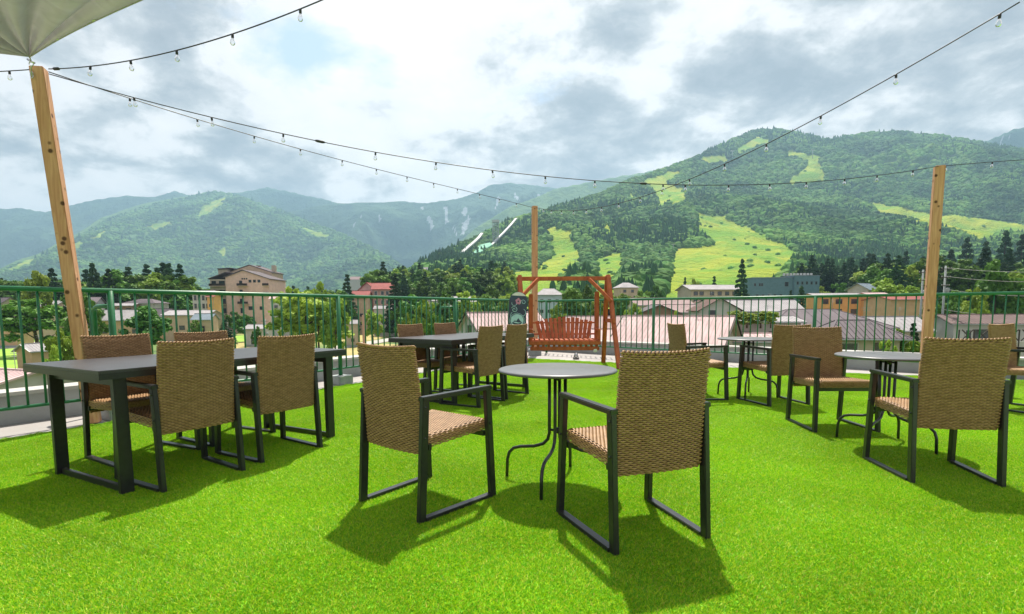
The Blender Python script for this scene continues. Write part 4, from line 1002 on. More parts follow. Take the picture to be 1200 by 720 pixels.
# ------------------------------------------------------------------ buildings of the valley
def wallm(n, c, **k): return mat(n, c, .85, tuple(x * .86 for x in c), .8, bump=.1, bscale=6, **k)
def roofm(n, c): return mat(n, c, .8, tuple(x * .8 for x in c), .5, bump=.1, bscale=5, spec=.18)
M['glassd'] = mat('dark_window_glass', (.045, .055, .07), .12, (.03, .035, .045), 1, spec=.8)
M['wframe'] = mat('window_frame', (.55, .54, .52), .5)
M['wframe_d'] = mat('dark_window_frame', (.10, .08, .07), .5)
M['dark'] = mat('dark_timber', (.045, .032, .026), .8)
def zy(py, Y): return at(CX, py, Y).z
BLD = 'buildings of the valley town'
def house(px, Y, w, dp, deg, ev, rg, wm_, rm_, label, wins=(), hip=0.0, seam=.5, base=GZ, over=.5, name='house', yo=0, cat='house', verge=None, ridge_off=0.0, panes=True):
    """local x runs along the ridge; -y faces the viewer at 0 degrees. ev/rg: eave and ridge rows of the photograph"""
    X = at(px, 363, Y).x; ze, zr = zy(ev, Y), zy(rg, Y); t = empty(name, (X, Y, base), R(deg), label, cat, BLD)
    he, hr = ze - base, zr - base; a, b = w / 2, dp / 2; ro = ridge_off
    wb = MB()
    if hip > 0: wb.box((0, 0, he / 2), (w, dp, he))
    else:
        V = [(-a, -b, 0), (-a, b, 0), (-a, b, he), (-a, ro, hr - .1), (-a, -b, he)]; V += [(a, y, z) for _, y, z in V]
        wb.add(V, [(0, 4, 3, 2, 1), (5, 6, 7, 8, 9), (0, 5, 9, 4), (1, 2, 7, 6), (0, 1, 6, 5)])
    wb.build('wall', wm_, t)
    A, B_ = a + over, b + over; sl = (hr - he) / max(b - ro, .1); hx = hip * a if hip > 0 else 0
    k = .16
    if hip > 0:
        rx = max(.02, A - hip); V = [(-A, -B_, he - .05), (A, -B_, he - .05), (A, B_, he - .05), (-A, B_, he - .05), (-rx, 0, hr), (rx, 0, hr)]
        V2 = [(x, y, z - k) for x, y, z in V[:4]]
        F = [(0, 1, 5, 4), (1, 2, 5), (2, 3, 4, 5), (3, 0, 4), (6, 7, 1, 0), (7, 8, 2, 1), (8, 9, 3, 2), (9, 6, 0, 3), (9, 8, 7, 6)]
        rf = MB().add(V + V2, F).build('roof', rm_, t)
        sb = MB()
        for p, q in ((0, 4), (1, 5), (2, 5), (3, 4), (4, 5)): sb.bar(V[p], V[q], .18, .10)
        n = int(2 * A / seam)
        for i in range(1, n):
            x = -A + 2 * A * i / n; tt = min(1, (A - abs(x)) / hip) if abs(x) > rx else 1
            sb.bar((x, -B_, he), (x, -B_ + B_ * tt, he - .05 + (hr - he + .05) * tt + .02), .05, .06, up=(1, 0, 0))
        q = sb.build('roof_seam', rm_, rf); q['kind'] = 'stuff'
    else:
        zs = he - over * (hr - he) / (b + 1e-6) * .8
        V = []; 
        for x in (-A, A): V += [(x, -B_, zs), (x, ro, hr), (x, B_, zs), (x, B_, zs - k), (x, ro, hr - k), (x, -B_, zs - k)]
        F = [(0, 6, 7, 1), (1, 7, 8, 2), (2, 8, 9, 3), (3, 9, 10, 4), (4, 10, 11, 5), (5, 11, 6, 0), (0, 1, 4, 5), (1, 2, 3, 4), (6, 11, 10, 7), (7, 10, 9, 8)]
        rf = MB().add(V, F).build('roof', rm_, t)
        sb = MB(); n = max(2, int(2 * A / seam))
        for i in range(1, n):
            x = -A + 2 * A * i / n; sb.bar((x, -B_, zs + .01), (x, ro, hr + .01), .045, .06, up=(1, 0, 0))
        sb.bar((-A, ro, hr + .03), (A, ro, hr + .03), .25, .10)
        q = sb.build('roof_seam', rm_, rf); q['kind'] = 'stuff'
        if verge is not None:
            for x in (-A - .02, A + .02):
                for y in (-B_, B_): MB().bar((x, y, zs - .08), (x, ro, hr - .08), .09, .32, up=(1, 0, 0)).build('verge_board', verge, rf)
    if Y < 200:
        zg = (he - .05 if hip > 0 else zs) - .14
        MB().tube([(-A, -B_ - .07, zg), (A, -B_ - .07, zg)], .07, 6).tube([(A - .3, -B_ - .05, zg), (A - .45, -b - .08, zg - .5), (A - .45, -b - .08, .2)], .05, 6).build('gutter', M['block'], rf)
        if Y < 130: MB().tube([(a * .4, 0, hr - .1), (a * .4, 0, hr + 1.5)], .025, 5).tube([(a * .4 - .5, 0, hr + 1.3), (a * .4 + .5, 0, hr + 1.3)], .018, 4).tube([(a * .4 - .35, 0, hr + 1.05), (a * .4 + .35, 0, hr + 1.05)], .018, 4).build('aerial', M['block'], rf)
        MB().box((0, -b - .03, .35), (w + .06, .06, .7)).build('plinth', M['block'], t)
    win_parts(t, a, b, wins, panes)
    return t
def win_parts(t, a, b, wins, panes=True, fm=None):
    for w_ in wins:
        face, u, z, ww, wh = w_[:5]; f_ = fm or (w_[5] if len(w_) > 5 else M['wframe'])
        if face == 'f': c, d, n = (u, -b, z), (ww, .10, wh), (0, -1)
        elif face == 'l': c, d, n = (-a, u, z), (.10, ww, wh), (-1, 0)
        else: c, d, n = (a, u, z), (.10, ww, wh), (1, 0)
        h = .07 + .05
        fb = MB()
        for s in (-1, 1):
            fb.box((c[0] + (s * ww / 2 if face == 'f' else n[0] * .03), c[1] + (s * ww / 2 if face != 'f' else n[1] * .03), z), (.10 if face == 'f' else .12, .12 if face == 'f' else .10, wh + .1))
            fb.box((c[0] + n[0] * .03, c[1] + n[1] * .03, z + s * wh / 2), (ww + .1 if face == 'f' else .13, .13 if face == 'f' else ww + .1, .10))
        o = fb.build('window', f_, t)
        MB().box((c[0] + n[0] * .01, c[1] + n[1] * .01, z), (ww if face == 'f' else .06, .06 if face == 'f' else ww, wh)).build('pane', M['glassd'], o)
def rows_(face, us, zs, ww, wh, *e): return [(face, u, z, ww, wh) + e for z in zs for u in us]
w_beige = wallm('wall_beige', (.58, .44, .32)); w_pink = wallm('wall_pink_render', (.78, .54, .45)); w_white = wallm('wall_white', (.50, .485, .47)); w_tan = wallm('wall_tan', (.55, .36, .22))
w_orange = wallm('wall_orange', (.70, .38, .14)); w_blue = wallm('wall_blue_grey', (.12, .22, .27)); w_grey = wallm('wall_grey', (.45, .44, .44)); w_cream = wallm('wall_cream', (.48, .41, .33)); w_brown = wallm('wall_brown', (.26, .17, .12))
r_pink = roofm('roof_faded_pink', (.60, .44, .44)); r_brown = roofm('roof_faded_brown', (.13, .075, .065)); r_grey = roofm('roof_grey', (.155, .13, .145)); r_dark = roofm('roof_dark', (.13, .11, .12)); r_red = roofm('roof_red', (.36, .12, .11)); r_pale = roofm('roof_pale_metal', (.40, .375, .39)); r_blue = roofm('roof_blue_grey', (.22, .27, .32)); r_dusk = roofm('roof_dusty_pink', (.36, .26, .26))

# the big pale pink corrugated roof right behind the railing and its neighbours
house(793, 60, 11.0, 8.6, -33, 399, 371, w_cream, r_pink, 'large faded pink metal-roofed house right behind the railing, its gable end to the right', [('r', 0, 5.2, 1.2, 1.2)], seam=.42, verge=M['dark'], over=.7)
house(717, 80, 13, 9, -4, 386, 371, w_cream, r_dusk, 'house with a dusty brown-pink roof seen beside the swing bench', rows_('f', (-3, 0, 3), (4.6,), 1.4, 1.0), seam=.6)
house(716, 62, 7.5, 5, -6, 398, 386, w_white, r_pink, 'low house with a pale pink roof in front of the dusty roof', [('f', 0, 4.0, 1.4, 1.0), ('f', -2, 4, 1.1, 1.0)], seam=.5)
house(590, 70, 9.8, 5.6, 30, 384, 366, w_grey, r_pink, 'grey timber gable house with a pale pink roof and a green shuttered window', [('l', 0, 7.3, 1.0, 1.5, mat('green_frame', (.05, .13, .06), .5))], seam=.5, verge=M['dark'], over=.45)
house(836, 112, 10, 8, 84, 364, 351, w_white, r_brown, 'white gable-fronted house behind the pink roof', [('r', 0, 4, 1, 1), ('l', 1.5, 9, 1.6, 1.6), ('l', -1.5, 5, 1.4, 1.4)], verge=M['dark'])
house(884, 118, 17, 9, 2, 365, 353, w_white, r_pale, 'broad house with a pale metal roof in front of the blue-grey block', rows_('f', (-6, -2, 2, 6), (7,), 1.4, 1.2))
house(950, 78, 15, 12, -6, 384, 364, w_white, r_grey, 'white house under a large grey-brown hipped roof', [('f', -5.4, 5.1, 2.0, 1.5, M['wframe_d']), ('f', -1.6, 5.1, 2.0, 1.5, M['wframe_d']), ('f', 2.2, 5.1, 2.0, 1.5, M['wframe_d']), ('f', 5.6, 5.1, 1.3, 1.5, M['wframe_d'])], hip=5.2, over=.9, seam=1.7)
house(883, 70, 9, 7, -3, 377, 372, w_white, r_pale, 'white house with a dark framed window above a low lean-to', [('f', 1.6, 6.4, 1.9, 1.5, M['wframe_d']), ('f', -2.4, 6.4, 1.7, 1.4, M['wframe_d'])])
house(880, 62, 8, 4.5, 0, 399, 392, w_white, r_pink, 'low lean-to with a pink roof below the dark framed window', [], over=.3)
house(1000, 58, 6.5, 6, -8, 396, 377, w_cream, r_grey, 'small house with a dark grey roof and a bay window behind the right round table', [('f', -1.6, 5.6, 1.7, 1.7), ('f', 1.4, 5.6, .9, 1.6, M['wframe_d'])], hip=2.4, over=.8)
house(1043, 84, 8.2, 6.5, 4, 387, 373, w_cream, r_pale, 'house with a pale grey sheet roof below the tan building', [('f', -1.5, 4.5, 1.4, 1.2)], seam=.8)
house(1178, 82, 17, 8, -14, 380, 371, w_white, roofm('roof_umber', (.17, .12, .115)), 'white house with a long dark brown roof at the right edge', [('f', -6.6, 6.0, .8, 1.4), ('f', -4.5, 6.0, 2.6, 1.5, M['wframe_d'])], verge=M['dark'], over=.6)
# crossed timber fence at the right
def cross_fence():
    X = at(1146, 402, 70); O = Vector((X.x, 70, GZ)); t = empty('lattice_fence', tuple(O), R(-3), 'dark crossed-timber fence on posts before the white house at the right', 'fence'); z0, z1 = zy(402, 70) - GZ, zy(389, 70) - GZ
    for k in range(7):
        x = -2.2 + k * 1.9
        MB().bar((x, 0, z0), (x + 1.5, 0, z1), .12, .08, up=(0, 1, 0)).build('slat', M['dark'], t); MB().bar((x + 1.5, -.1, z0), (x, -.1, z1), .12, .08, up=(0, 1, 0)).build('slat', M['dark'], t)
        MB().bar((x - .2, 0.1, 0), (x - .2, 0.1, z1), .12, .12).build('post', M['dark'], t)
    MB().box((5, .2, z0 / 2 - .1), (18, .2, z0)).build('base_wall', w_white, t)
cross_fence()
# orange and tan blocks
house(978, 165, 16, 10, -3, 349, 345.5, w_orange, r_pale, 'orange apartment block with a flat pale roof', rows_('f', (-5.5, -1.5, 3, 6.3), (12.0, 9.0), 1.8, 1.4, M['wframe_d']), over=.4, cat='building', name='apartment_block')
house(1022, 160, 7, 9, 10, 350, 345, w_orange, r_pink, 'narrow orange house with a balcony beside the tan building', rows_('f', (0,), (11.3, 8.4), 3.2, 1.3, M['wframe_d']))
house(1053, 145, 12.5, 10, 3, 353, 348.5, w_tan, r_red, 'windowless tan building under a faded red roof, left of the right wooden post', [], over=.5, cat='building')
house(1010, 190, 6.5, 7, 30, 341, 334, w_grey, r_blue, 'small house with a steep blue-grey roof above the orange blocks', [('f', -1, 15, 1.2, 1.2), ('f', 1, 15, 1.2, 1.2)], over=.8)
# blue grey block
def blue_block():
    Y = 262; xl, xr = at(876, 345, Y).x, at(950, 345, Y).x; t = empty('commercial_block', ((xl + xr) / 2, Y, GZ), R(-2), 'long blue-grey flat-roofed building below the yellow ski run', 'building', BLD)
    h = zy(328, Y) - GZ; w = xr - xl; h2 = zy(326, Y) - GZ
    MB().box((-w * .19, 0, h / 2), (w * .62, 12, h)).box((w * .31, -.6, h2 / 2), (w * .38, 13, h2)).build('wall', w_blue, t)
    rb = MB()
    rb.box((-w * .19, 0, h + .15), (w * .62 + .5, 12.4, .3)).box((w * .31, -.6, h2 + .15), (w * .38 + .5, 13.4, .3)); rb.build('roof', r_blue, t)
    for k in range(9): MB().box((w * .02 + k * w * .052, -3, h2 + .9), (.9, .9, 1.2), bev=.1).build('roof_vent', M['wframe'], t)
    wins = [('f', -w * .46 + i * w * .036, h - 3.2, .8, 1.2) for i in (0, 2, 3)] + [('f', w * .02, h - 3, 1.6, 2)]
    for o_, b_ in ((wins, 6.0),): win_parts(t, w / 2, b_, o_, fm=M['wframe_d'])
    win_parts(t, w / 2, 7.1, [('f', w * (.17 + .07 * i), h2 - 3.4, .8, 1.3) for i in range(5)] + [('f', w * (-.02 + .11 * i), h2 - 9, 1.1, 1.2) for i in (2, 3, 4)], fm=M['wframe_d'])
    win_parts(t, w / 2, 6.0, [('f', -w * .42 + w * .09 * i, h - 8.5, 1.1, 1.2) for i in range(5)], fm=M['wframe_d'])
blue_block()
# motel with rows of dark windows
house(829, 225, 21, 13, 7, 340.5, 335, w_cream, r_pale, 'beige lodge with two rows of dark windows left of the tall pine', rows_('f', (-8.5, -6, -1.5, 1.8, 5, 8.2), (16.2, 13.6, 9.5), 1.7, 1.5, M['wframe_d']), cat='building', name='lodge', over=1.0)
house(819, 190, 9, 9, 80, 362, 353, w_white, r_brown, 'white house with a brown gable in front of the beige lodge', [('l', 0, 4, 1.5, 1.2)], verge=M['dark'])
house(772, 170, 18, 10, 5, 358, 350, w_cream, r_dusk, 'long house with a dusty pink roof below the hedge', rows_('f', (-5, 0, 5), (9.4,), 1.6, 1.2))
house(768, 105, 7, 8, 88, 368, 358, w_brown, r_dark, 'dark gable-fronted house between the railing posts', [('l', 0, 4, 1.4, 1.2)], over=.6)
house(802, 130, 10, 8, 5, 366, 358, w_white, r_dusk, 'low white house with a pink roof right of the dark gable', [('f', 0, 5, 1.5, 1.2)])
house(733, 262, 9, 9, 12, 338, 332, w_beige, r_pale, 'beige house with a pale hipped roof above the trees right of the swing', rows_('f', (-2.5, 1.5), (18.6, 15), 1.4, 1.3, M['wframe_d']), hip=3.5)
house(643, 185, 8.4, 8, 0, 346, 338.5, wallm('wall_pale_blue', (.42, .52, .60)), r_pale, 'pale blue house with a light hipped roof seen through the swing frame', rows_('f', (-2.6, 0, 2.6), (12.9, 9.4), 1.2, 1.2), hip=3)
house(585, 300, 9, 8, 5, 350, 346, w_white, r_pale, 'small white roofed house behind the snowboard', [], hip=3)
# pink hotel
def hotel():
    Y = 255; s = Y / FPX; x0 = at(295, 363, Y).x; t = empty('hotel', (x0, Y, GZ), R(0), 'six-storey pink and beige hotel with stacked balconies left of the yellow-green tree', 'hotel', BLD)
    X = lambda px: (px - 295) * s
    Z = lambda py: zy(py, Y) - GZ
    hb = MB(); hf = MB(); hl = MB()
    def gable(mb, xa, xb, y0, y1, ze1, ze2, zr, xr_):
        V = [(xa, y0, 0), (xb, y0, 0), (xb, y0, ze2), (xr_, y0, zr), (xa, y0, ze1)]; V += [(x, y1, z) for x, _, z in V]
        mb.add(V, [(0, 1, 2, 3, 4), (9, 8, 7, 6, 5), (0, 5, 6, 1), (1, 6, 7, 2), (4, 9, 5, 0), (2, 7, 8, 3), (3, 8, 9, 4)])
    gable(hf, X(278), X(326.5), -9, 9, Z(325), Z(327), Z(317.5), X(298)); hf.build('wall', w_pink, t)
    gable(hb, X(259), X(310), 9.05, 22, Z(316), Z(316.5), Z(308), X(284)); hb.build('wall', w_beige, t)
    hl.box((X(268.5), -1, Z(327) / 2), (X(278) - X(259) - .05, 14, Z(327))); hl.box((X(255), 11, Z(313) / 2), (X(262) - X(251), 9, Z(313))); hl.build('wall', w_cream, t)
    rf = MB()
    def slab(xa, za, xb, zb, y0, y1): rf.add([(xa, y0, za), (xb, y0, zb), (xb, y1, zb), (xa, y1, za), (xa, y0, za + .35), (xb, y0, zb + .35), (xb, y1, zb + .35), (xa, y1, za + .35)], [(0, 3, 2, 1), (4, 5, 6, 7), (0, 1, 5, 4), (1, 2, 6, 5), (2, 3, 7, 6), (3, 0, 4, 7)])
    slab(X(276), Z(325.8), X(298), Z(317.3), -9.6, 9); slab(X(298), Z(317.3), X(328), Z(327.6), -9.6, 9)
    slab(X(257.5), Z(316.5), X(284), Z(307.8), 8.8, 22.6); slab(X(284), Z(307.8), X(311), Z(317), 8.8, 22.6)
    slab(X(257.5), Z(327.2), X(278), Z(319.5), -8.6, 6); slab(X(249.5), Z(313), X(265), Z(312), 5.6, 16)
    rf.build('roof', r_dark, t)
    MB().box((X(308), 14, Z(312)), (1.8, 1.8, 4), bev=.1).build('water_tank', w_cream, t)
    MB().box((X(288), 15, Z(309)), (1.5, 1.5, 1.6)).build('chimney', w_brown, t)
    def balc(xa, xb, y, z, d=1.4):
        o = MB().box(((xa + xb) / 2, y - d / 2, z), (xb - xa, d, .25)).build('balcony', w_beige, t); r = MB()
        r.bar((xa, y - d + .05, z + 1.15), (xb, y - d + .05, z + 1.15), .08, .08)
        k = xa
        while k <= xb + .01: r.bar((k, y - d + .05, z + .12), (k, y - d + .05, z + 1.12), .06, .06); k += .45
        r.box(((xa + xb) / 2, y - d + .12, z + .6), (xb - xa, .06, .95)); r.build('balcony_rail', M['dark'], o)
    for py in (335.5, 343, 351, 355.5):
        pass
    for py in (335, 345.3, 355.5, 366):
        balc(X(259.5), X(277.5), -8.05, Z(py)); balc(X(292), X(303.5), -9.05, Z(py)) if py < 360 else None
        if py < 350: balc(X(320.5), X(327.5), -9.05, Z(py))
        win_parts(t, 0, 8.0, [('f', X(263.5), Z(py) + 1.3, 2.0, 2.2), ('f', X(272.5), Z(py) + 1.3, 2.6, 2.2)], fm=M['wframe_d'])
        win_parts(t, 0, 9.0, [('f', X(295), Z(py) + 1.3, 1.3, 2.3)], fm=M['wframe_d'])
    win_parts(t, 0, 9.0, [('f', X(305.5 + 5 * i), Z(329.5), 1.2, 1.2) for i in range(3)] + [('f', X(297 + 2.4 * i), Z(326.8), .6, .6) for i in range(3)] + [('f', X(305), Z(360), 2, 1.6), ('f', X(305), Z(372), 2.4, 1.8), ('f', X(317), Z(360), 1.6, 1.5)], fm=M['wframe_d'])
hotel()
house(243, 200, 6.4, 7, 0, 343, 339, w_white, r_pale, 'white block with arched rows of windows left of the hotel', rows_('f', (-2.2, -.75, .75, 2.2), (14.8, 11.8), .8, 1.7, M['wframe_d']))
house(251.5, 198, 2.3, 5, 0, 346, 343, w_orange, r_red, 'narrow orange house between the white block and the hotel', [('f', 0, 12, 1.0, 1.2)])
house(226, 172, 14, 9, 0, 367, 362, w_beige, r_pale, 'low beige house with a pale roof in front of the hotel shrubs', rows_('f', (-5, -1, 3), (4.8,), 1.6, 1.3, M['wframe_d']))
house(240, 160, 5, 5, 5, 372, 366, w_beige, r_blue, 'small annex with a blue-grey roof right of the low beige house', [('f', 0, 4.6, 1.6, 1.8, M['wframe_d'])])
house(172, 195, 11, 8, 0, 353.5, 348.5, w_grey, r_grey, 'grey house with a hipped grey roof behind the left long table', rows_('f', (-3, 3), (11.3,), 1.6, 1.2), hip=4)
house(148, 190, 8.5, 6, 0, 356, 353.5, w_brown, r_pale, 'brown flat-roofed building beside the grey hipped roof', rows_('f', (-3, 0, 3), (10.5, 7.6), 1.8, 1.2, M['wframe_d']))
house(147, 165, 15, 8, 3, 372, 361, w_tan, r_pale, 'long shed with a pale sheet roof over tan walls behind the left armchair', rows_('f', (-4, 1, 5), (4,), 1.6, 1.2, M['wframe_d']))
house(187, 180, 8, 7, 0, 370, 360, w_beige, r_grey, 'beige house with a grey roof right of the long shed', rows_('f', (-1.5, 1.5), (4.5,), 1.4, 1.2))
house(6, 205, 9, 9, -25, 357, 346, w_cream, r_grey, 'cream gable house at the far left edge beyond the lawn', [('f', -1, 8, 1.8, 1.6), ('r', 0, 8, 1.6, 1.6), ('f', 2, 5, 1.6, 1.6)])
house(-2, 150, 14, 5, 0, 371, 367.5, w_tan, r_pink, 'long low tan building at the far left edge', [])
house(37, 92, 3.6, 3.2, 78, 407, 400, w_tan, r_pale, 'small tan garden shed with a white edged gable roof', [], over=.4, verge=M['wframe'], cat='shed', name='shed', base=on(37, 423, GZ).z)
house(-2, 42, 7.5, 6, -20, 441.5, 430, w_white, r_pink, 'white house with a faded pink roof low at the left edge', [('f', -.5, 3.0, 2.6, .9, M['wframe_d']), ('f', 2.3, 3.0, 1.6, .9, M['wframe_d'])])
house(302, 150, 5, 5, 0, 383, 379, w_grey, r_pale, 'small grey garage with a white roof in front of the hotel', [('f', 0, 1.6, 2.2, 2.0)], cat='garage')
house(100, 188, 9, 8, 20, 352, 346, w_white, r_grey, 'white house with a grey gable roof just right of the leaning post', rows_('f', (-2.5, 0, 2.5), (10.5, 7.5), 1.4, 1.2))
house(64, 196, 9, 7, -12, 356, 350, w_beige, r_pale, 'beige house with a pale roof between the bright tree and the leaning post', rows_('f', (-2, 2), (9.5,), 1.4, 1.2))
house(333, 205, 8, 7, 10, 349, 343, w_white, r_pink, 'white house with a pink roof between the hotel and the yellow-green tree', rows_('f', (-2, 2), (11.5,), 1.4, 1.2))
house(393, 215, 9, 7, -8, 350, 344, w_cream, r_grey, 'cream house with a grey roof behind the left railing post', rows_('f', (-2.5, .5, 2.8), (12, 9), 1.3, 1.2))
house(540, 180, 9, 7, 12, 353, 347, w_white, r_pale, 'white house with a pale roof half hidden by trees above the timber gable', rows_('f', (-2.5, 0, 2.5), (9.5,), 1.3, 1.2))
# red roofed guest house
house(436, 235, 9, 9, 82, 341, 331, wallm('wall_rose', (.56, .43, .42)), r_red, 'rose coloured gabled guest house, left half, with a red-trimmed roof', rows_('l', (-3, 0, 3), (16.6, 13, 9.4), 1.5, 1.5), verge=r_red, over=.7)
house(450, 231, 7.5, 8, 0, 338, 331, wallm('wall_rose_dark', (.40, .24, .22)), r_red, 'guest house wing with a bright red roof and white framed windows', rows_('f', (-2.3, .5, 2.6), (17.2, 13.4, 9.6), 1.3, 1.7), over=.6)
house(424, 226, 7, 8, 0, 348, 340, w_beige, r_red, 'lower wing with a red roof left of the guest house', rows_('f', (-2, 1), (4.5, 8), 1.4, 1.4), over=.6)
house(452, 205, 8, 4, 0, 361, 357.5, w_white, r_pale, 'white ground-floor annex in front of the guest house', rows_('f', (-2, 1), (2.2,), 1.4, 1.6), over=.3)
house(505, 260, 6, 7, 0, 352, 349, w_white, r_pale, 'white house half hidden by trees left of the middle railing post', rows_('f', (-1.5, 1.5), (12.6, 9.2), 1.2, 1.5))
house(412, 145, 3.2, 3, 20, 378, 374, w_cream, r_pale, 'small cream shed beside the ochre field', [('f', 0, 2.0, .8, .8, M['wframe_d'])], cat='shed', name='shed', over=.25)
house(479, 640, 10, 10, 20, 333, 328, w_blue, r_blue, 'distant dark blue house at the foot of the ski hill', [], base=GZ)
house(418, 900, 16, 12, 0, 327, 323.5, w_grey, r_dusk, 'distant grey building at the foot of the mountains', [])
house(500, 620, 8, 10, 0, 318, 313, w_white, r_pale, 'distant pale tower building on the wooded slope', [], base=20)

# sign posts and masts
def signpost(px, top, Y, w, label, m_=None):
    p = at(px, 363, Y); h = zy(top, Y) - GZ; t = empty('sign_board', (p.x, Y, GZ), 0, label, 'sign'); MB().box((0, 0, h * .62), (w, .25, h * .7), bev=.03).build('panel', m_ or M['coping'], t); MB().box((0, 0.3, h * .45), (.18, .15, h * .9)).build('post', M['wframe'], t)
signpost(264.5, 375, 150, .8, 'white upright sign board at the roadside left of the hotel garage')
signpost(425.5, 367, 120, .6, 'slender pink and white upright sign beyond the railing', mat('sign_pink', (.62, .38, .34), .6))
def pole(px, top, Y, label, arms=2):
    p = at(px, 363, Y); h = zy(top, Y) - GZ; t = empty('utility_pole', (p.x, Y, GZ), R(8), label, 'utility pole', 'utility poles'); pm = M['block']
    MB().tube([(0, 0, 0), (0, 0, h)], .19, 10, .13).build('shaft', pm, t)
    for k in range(arms):
        z = h - .5 - 1.3 * k; MB().box((0, -.15, z), (2.0 - .3 * k, .09, .09)).build('crossarm', M['dark'], t)
        for x in (-.85, -.35, .35, .85): MB().lathe([(.0, 0), (.06, .02), (.045, .08), (.07, .13), (.02, .18)], 8, (x * (1 - .12 * k), -.15, z + .04)).build('insulator', M['wframe'], t)
    MB().lathe([(0, 0), (.26, 0), (.28, .3), (.26, .75), (0, .8)], 12, (.45, -.1, h - 4.2)).build('transformer', pm, t)
    return Vector((p.x, Y, GZ + h))
pA = pole(1079, 318.5, 92, 'grey utility pole just left of the right wooden post'); pB = pole(1105, 314, 84, 'grey utility pole with crossarms right of the right wooden post', 3)
pC = pole(1236, 314, 84, 'grey utility pole beyond the right picture edge') if False else at(1300, 316, 84)
pole(310, 373, 140, 'pale slender mast beside the hotel garage', 1)
def wire(a, b, sag, r=.03):
    t = MB().tube([a.lerp(b, i / 14) + Vector((0, 0, -4 * sag * (i / 14) * (1 - i / 14))) for i in range(15)], r, 5); return t
wt_ = MB()
for dz, sag in ((-.3, .6), (-1.6, .8), (-3.6, 1.0), (-6.8, 1.0)): wt_.add(*[(lambda m_: (m_.v, m_.f))(wire(pB + Vector((0, 0, dz)), pC + Vector((0, 0, dz + .4)), sag))][0])
tag(wt_.build('overhead_wire', M['wframe']), 'overhead wires running right from the utility pole', 'wire')
wt_ = MB()
for dz in (-.4, -1.7, -5.0): wt_.add(*[(lambda m_: (m_.v, m_.f))(wire(pA + Vector((0, 0, dz)), pB + Vector((0, 0, dz)), .35))][0])
tag(wt_.build('overhead_wire', M['dark']), 'overhead wires between the two utility poles behind the right wooden post', 'wire')

# ------------------------------------------------------------------ hill features
def hill_at(px, py, rg=R1, lo=300, hi=3000):
    d = ray(px, py); prev = None
    for Y in np.arange(lo, hi, 4.0):
        p = CO + d * (Y / d.y)
        if p.z < float(rg.z(np.array([p.x]), np.array([p.y]))[0]): return p
    return CO + d * (hi / d.y)
def jump(pxs, w, label, landing):
    pts = [hill_at(a, b) + Vector((0, 0, h)) for a, b, h in pxs]; t = empty('ski_jump', tuple(pts[0]), 0, label, 'ski jump', 'ski jumps on the wooded hill'); P0 = pts[0]
    fine = []
    for i in range(len(pts) - 1):
        for k in range(6): fine.append(pts[i].lerp(pts[i + 1], k / 6))
    fine.append(pts[-1]); b = MB(); g = MB()
    V = []; 
    for i, p in enumerate(fine):
        d = (fine[min(i + 1, len(fine) - 1)] - fine[max(i - 1, 0)]); n = Vector((-d.y, d.x, 0)).normalized() * w
        if n.length == 0: n = Vector((w, 0, 0))
        V += [p - P0 - n, p - P0 + n, p - P0 + n - Vector((0, 0, 3)), p - P0 - n - Vector((0, 0, 3))]
    F = []
    for i in range(len(fine) - 1):
        a = 4 * i; c = a + 4; F += [(a, c, c + 1, a + 1), (a + 1, c + 1, c + 2, a + 2), (a + 2, c + 2, c + 3, a + 3), (a + 3, c + 3, c, a)]
    F += [(0, 1, 2, 3), (len(V) - 4, len(V) - 1, len(V) - 2, len(V) - 3)]
    cut = len(F) * landing // 100
    b.add(V, F).build('track', mat('jump_white', (.42, .43, .43), .5), t)
    s = MB()
    for i in range(2, len(fine) - 1, 3): s.bar(fine[i] - P0 - Vector((0, 0, 3)), fine[i] - P0 - Vector((0, 0, 22)), 1.2, 1.2)
    s.build('support', M['wframe'], t)
jump([(540, 302, 8), (548, 297, 12), (556, 291, 14), (561, 286, 14), (565, 281.5, 16)], 3.2, 'left white ski jump ramp on the wooded hill', 50)
jump([(576, 292.5, 10), (583, 287, 14), (590, 281, 16), (598, 273, 18), (605, 265, 20)], 2.6, 'right white ski jump ramp beside the dark tower on the hill', 50)
def green_landing():
    P = [hill_at(a, b) + Vector((0, 0, h)) for a, b, h in ((553, 302, 7), (564, 300, 8), (577, 293, 11), (574, 290.5, 11), (562, 293, 10))]
    c = P[0]; v = [p - c for p in P]; n = len(v); v += [p - Vector((0, 0, 4)) for p in v[:n]]
    tag(MB().add(v, [tuple(range(n)), tuple(range(n, 2 * n))[::-1]] + [(i, i + n, (i + 1) % n + n, (i + 1) % n) for i in range(n)]).build('landing_slope', mat('landing_green', (.16, .42, .28), .8), loc=tuple(c)), 'pale green plastic landing slope of the ski jump', 'ski slope')
green_landing()
def jump_tower():
    p = hill_at(581, 287); h = 48; t = empty('jump_tower', tuple(p), 0, 'dark lattice tower between the two ski jump ramps', 'tower'); b = MB()
    for x in (-6, 6):
        for y in (-5, 5): b.bar((x, y, -6), (x, y, h), 1.3, 1.3)
    for k in range(6):
        z = k * h / 6
        for y in (-5, 5): b.bar((-6, y, z), (6, y, z + h / 6), .7, .7, up=(0, 1, 0)).bar((6, y, z), (-6, y, z + h / 6), .7, .7, up=(0, 1, 0))
        b.bar((-6, -5, z + h / 6), (6, -5, z + h / 6), .8, .8)
    b.build('lattice', M['block'], t); MB().box((0, 0, h + 2), (15, 13, 5), bev=.3).build('cabin', w_grey, t)
jump_tower()
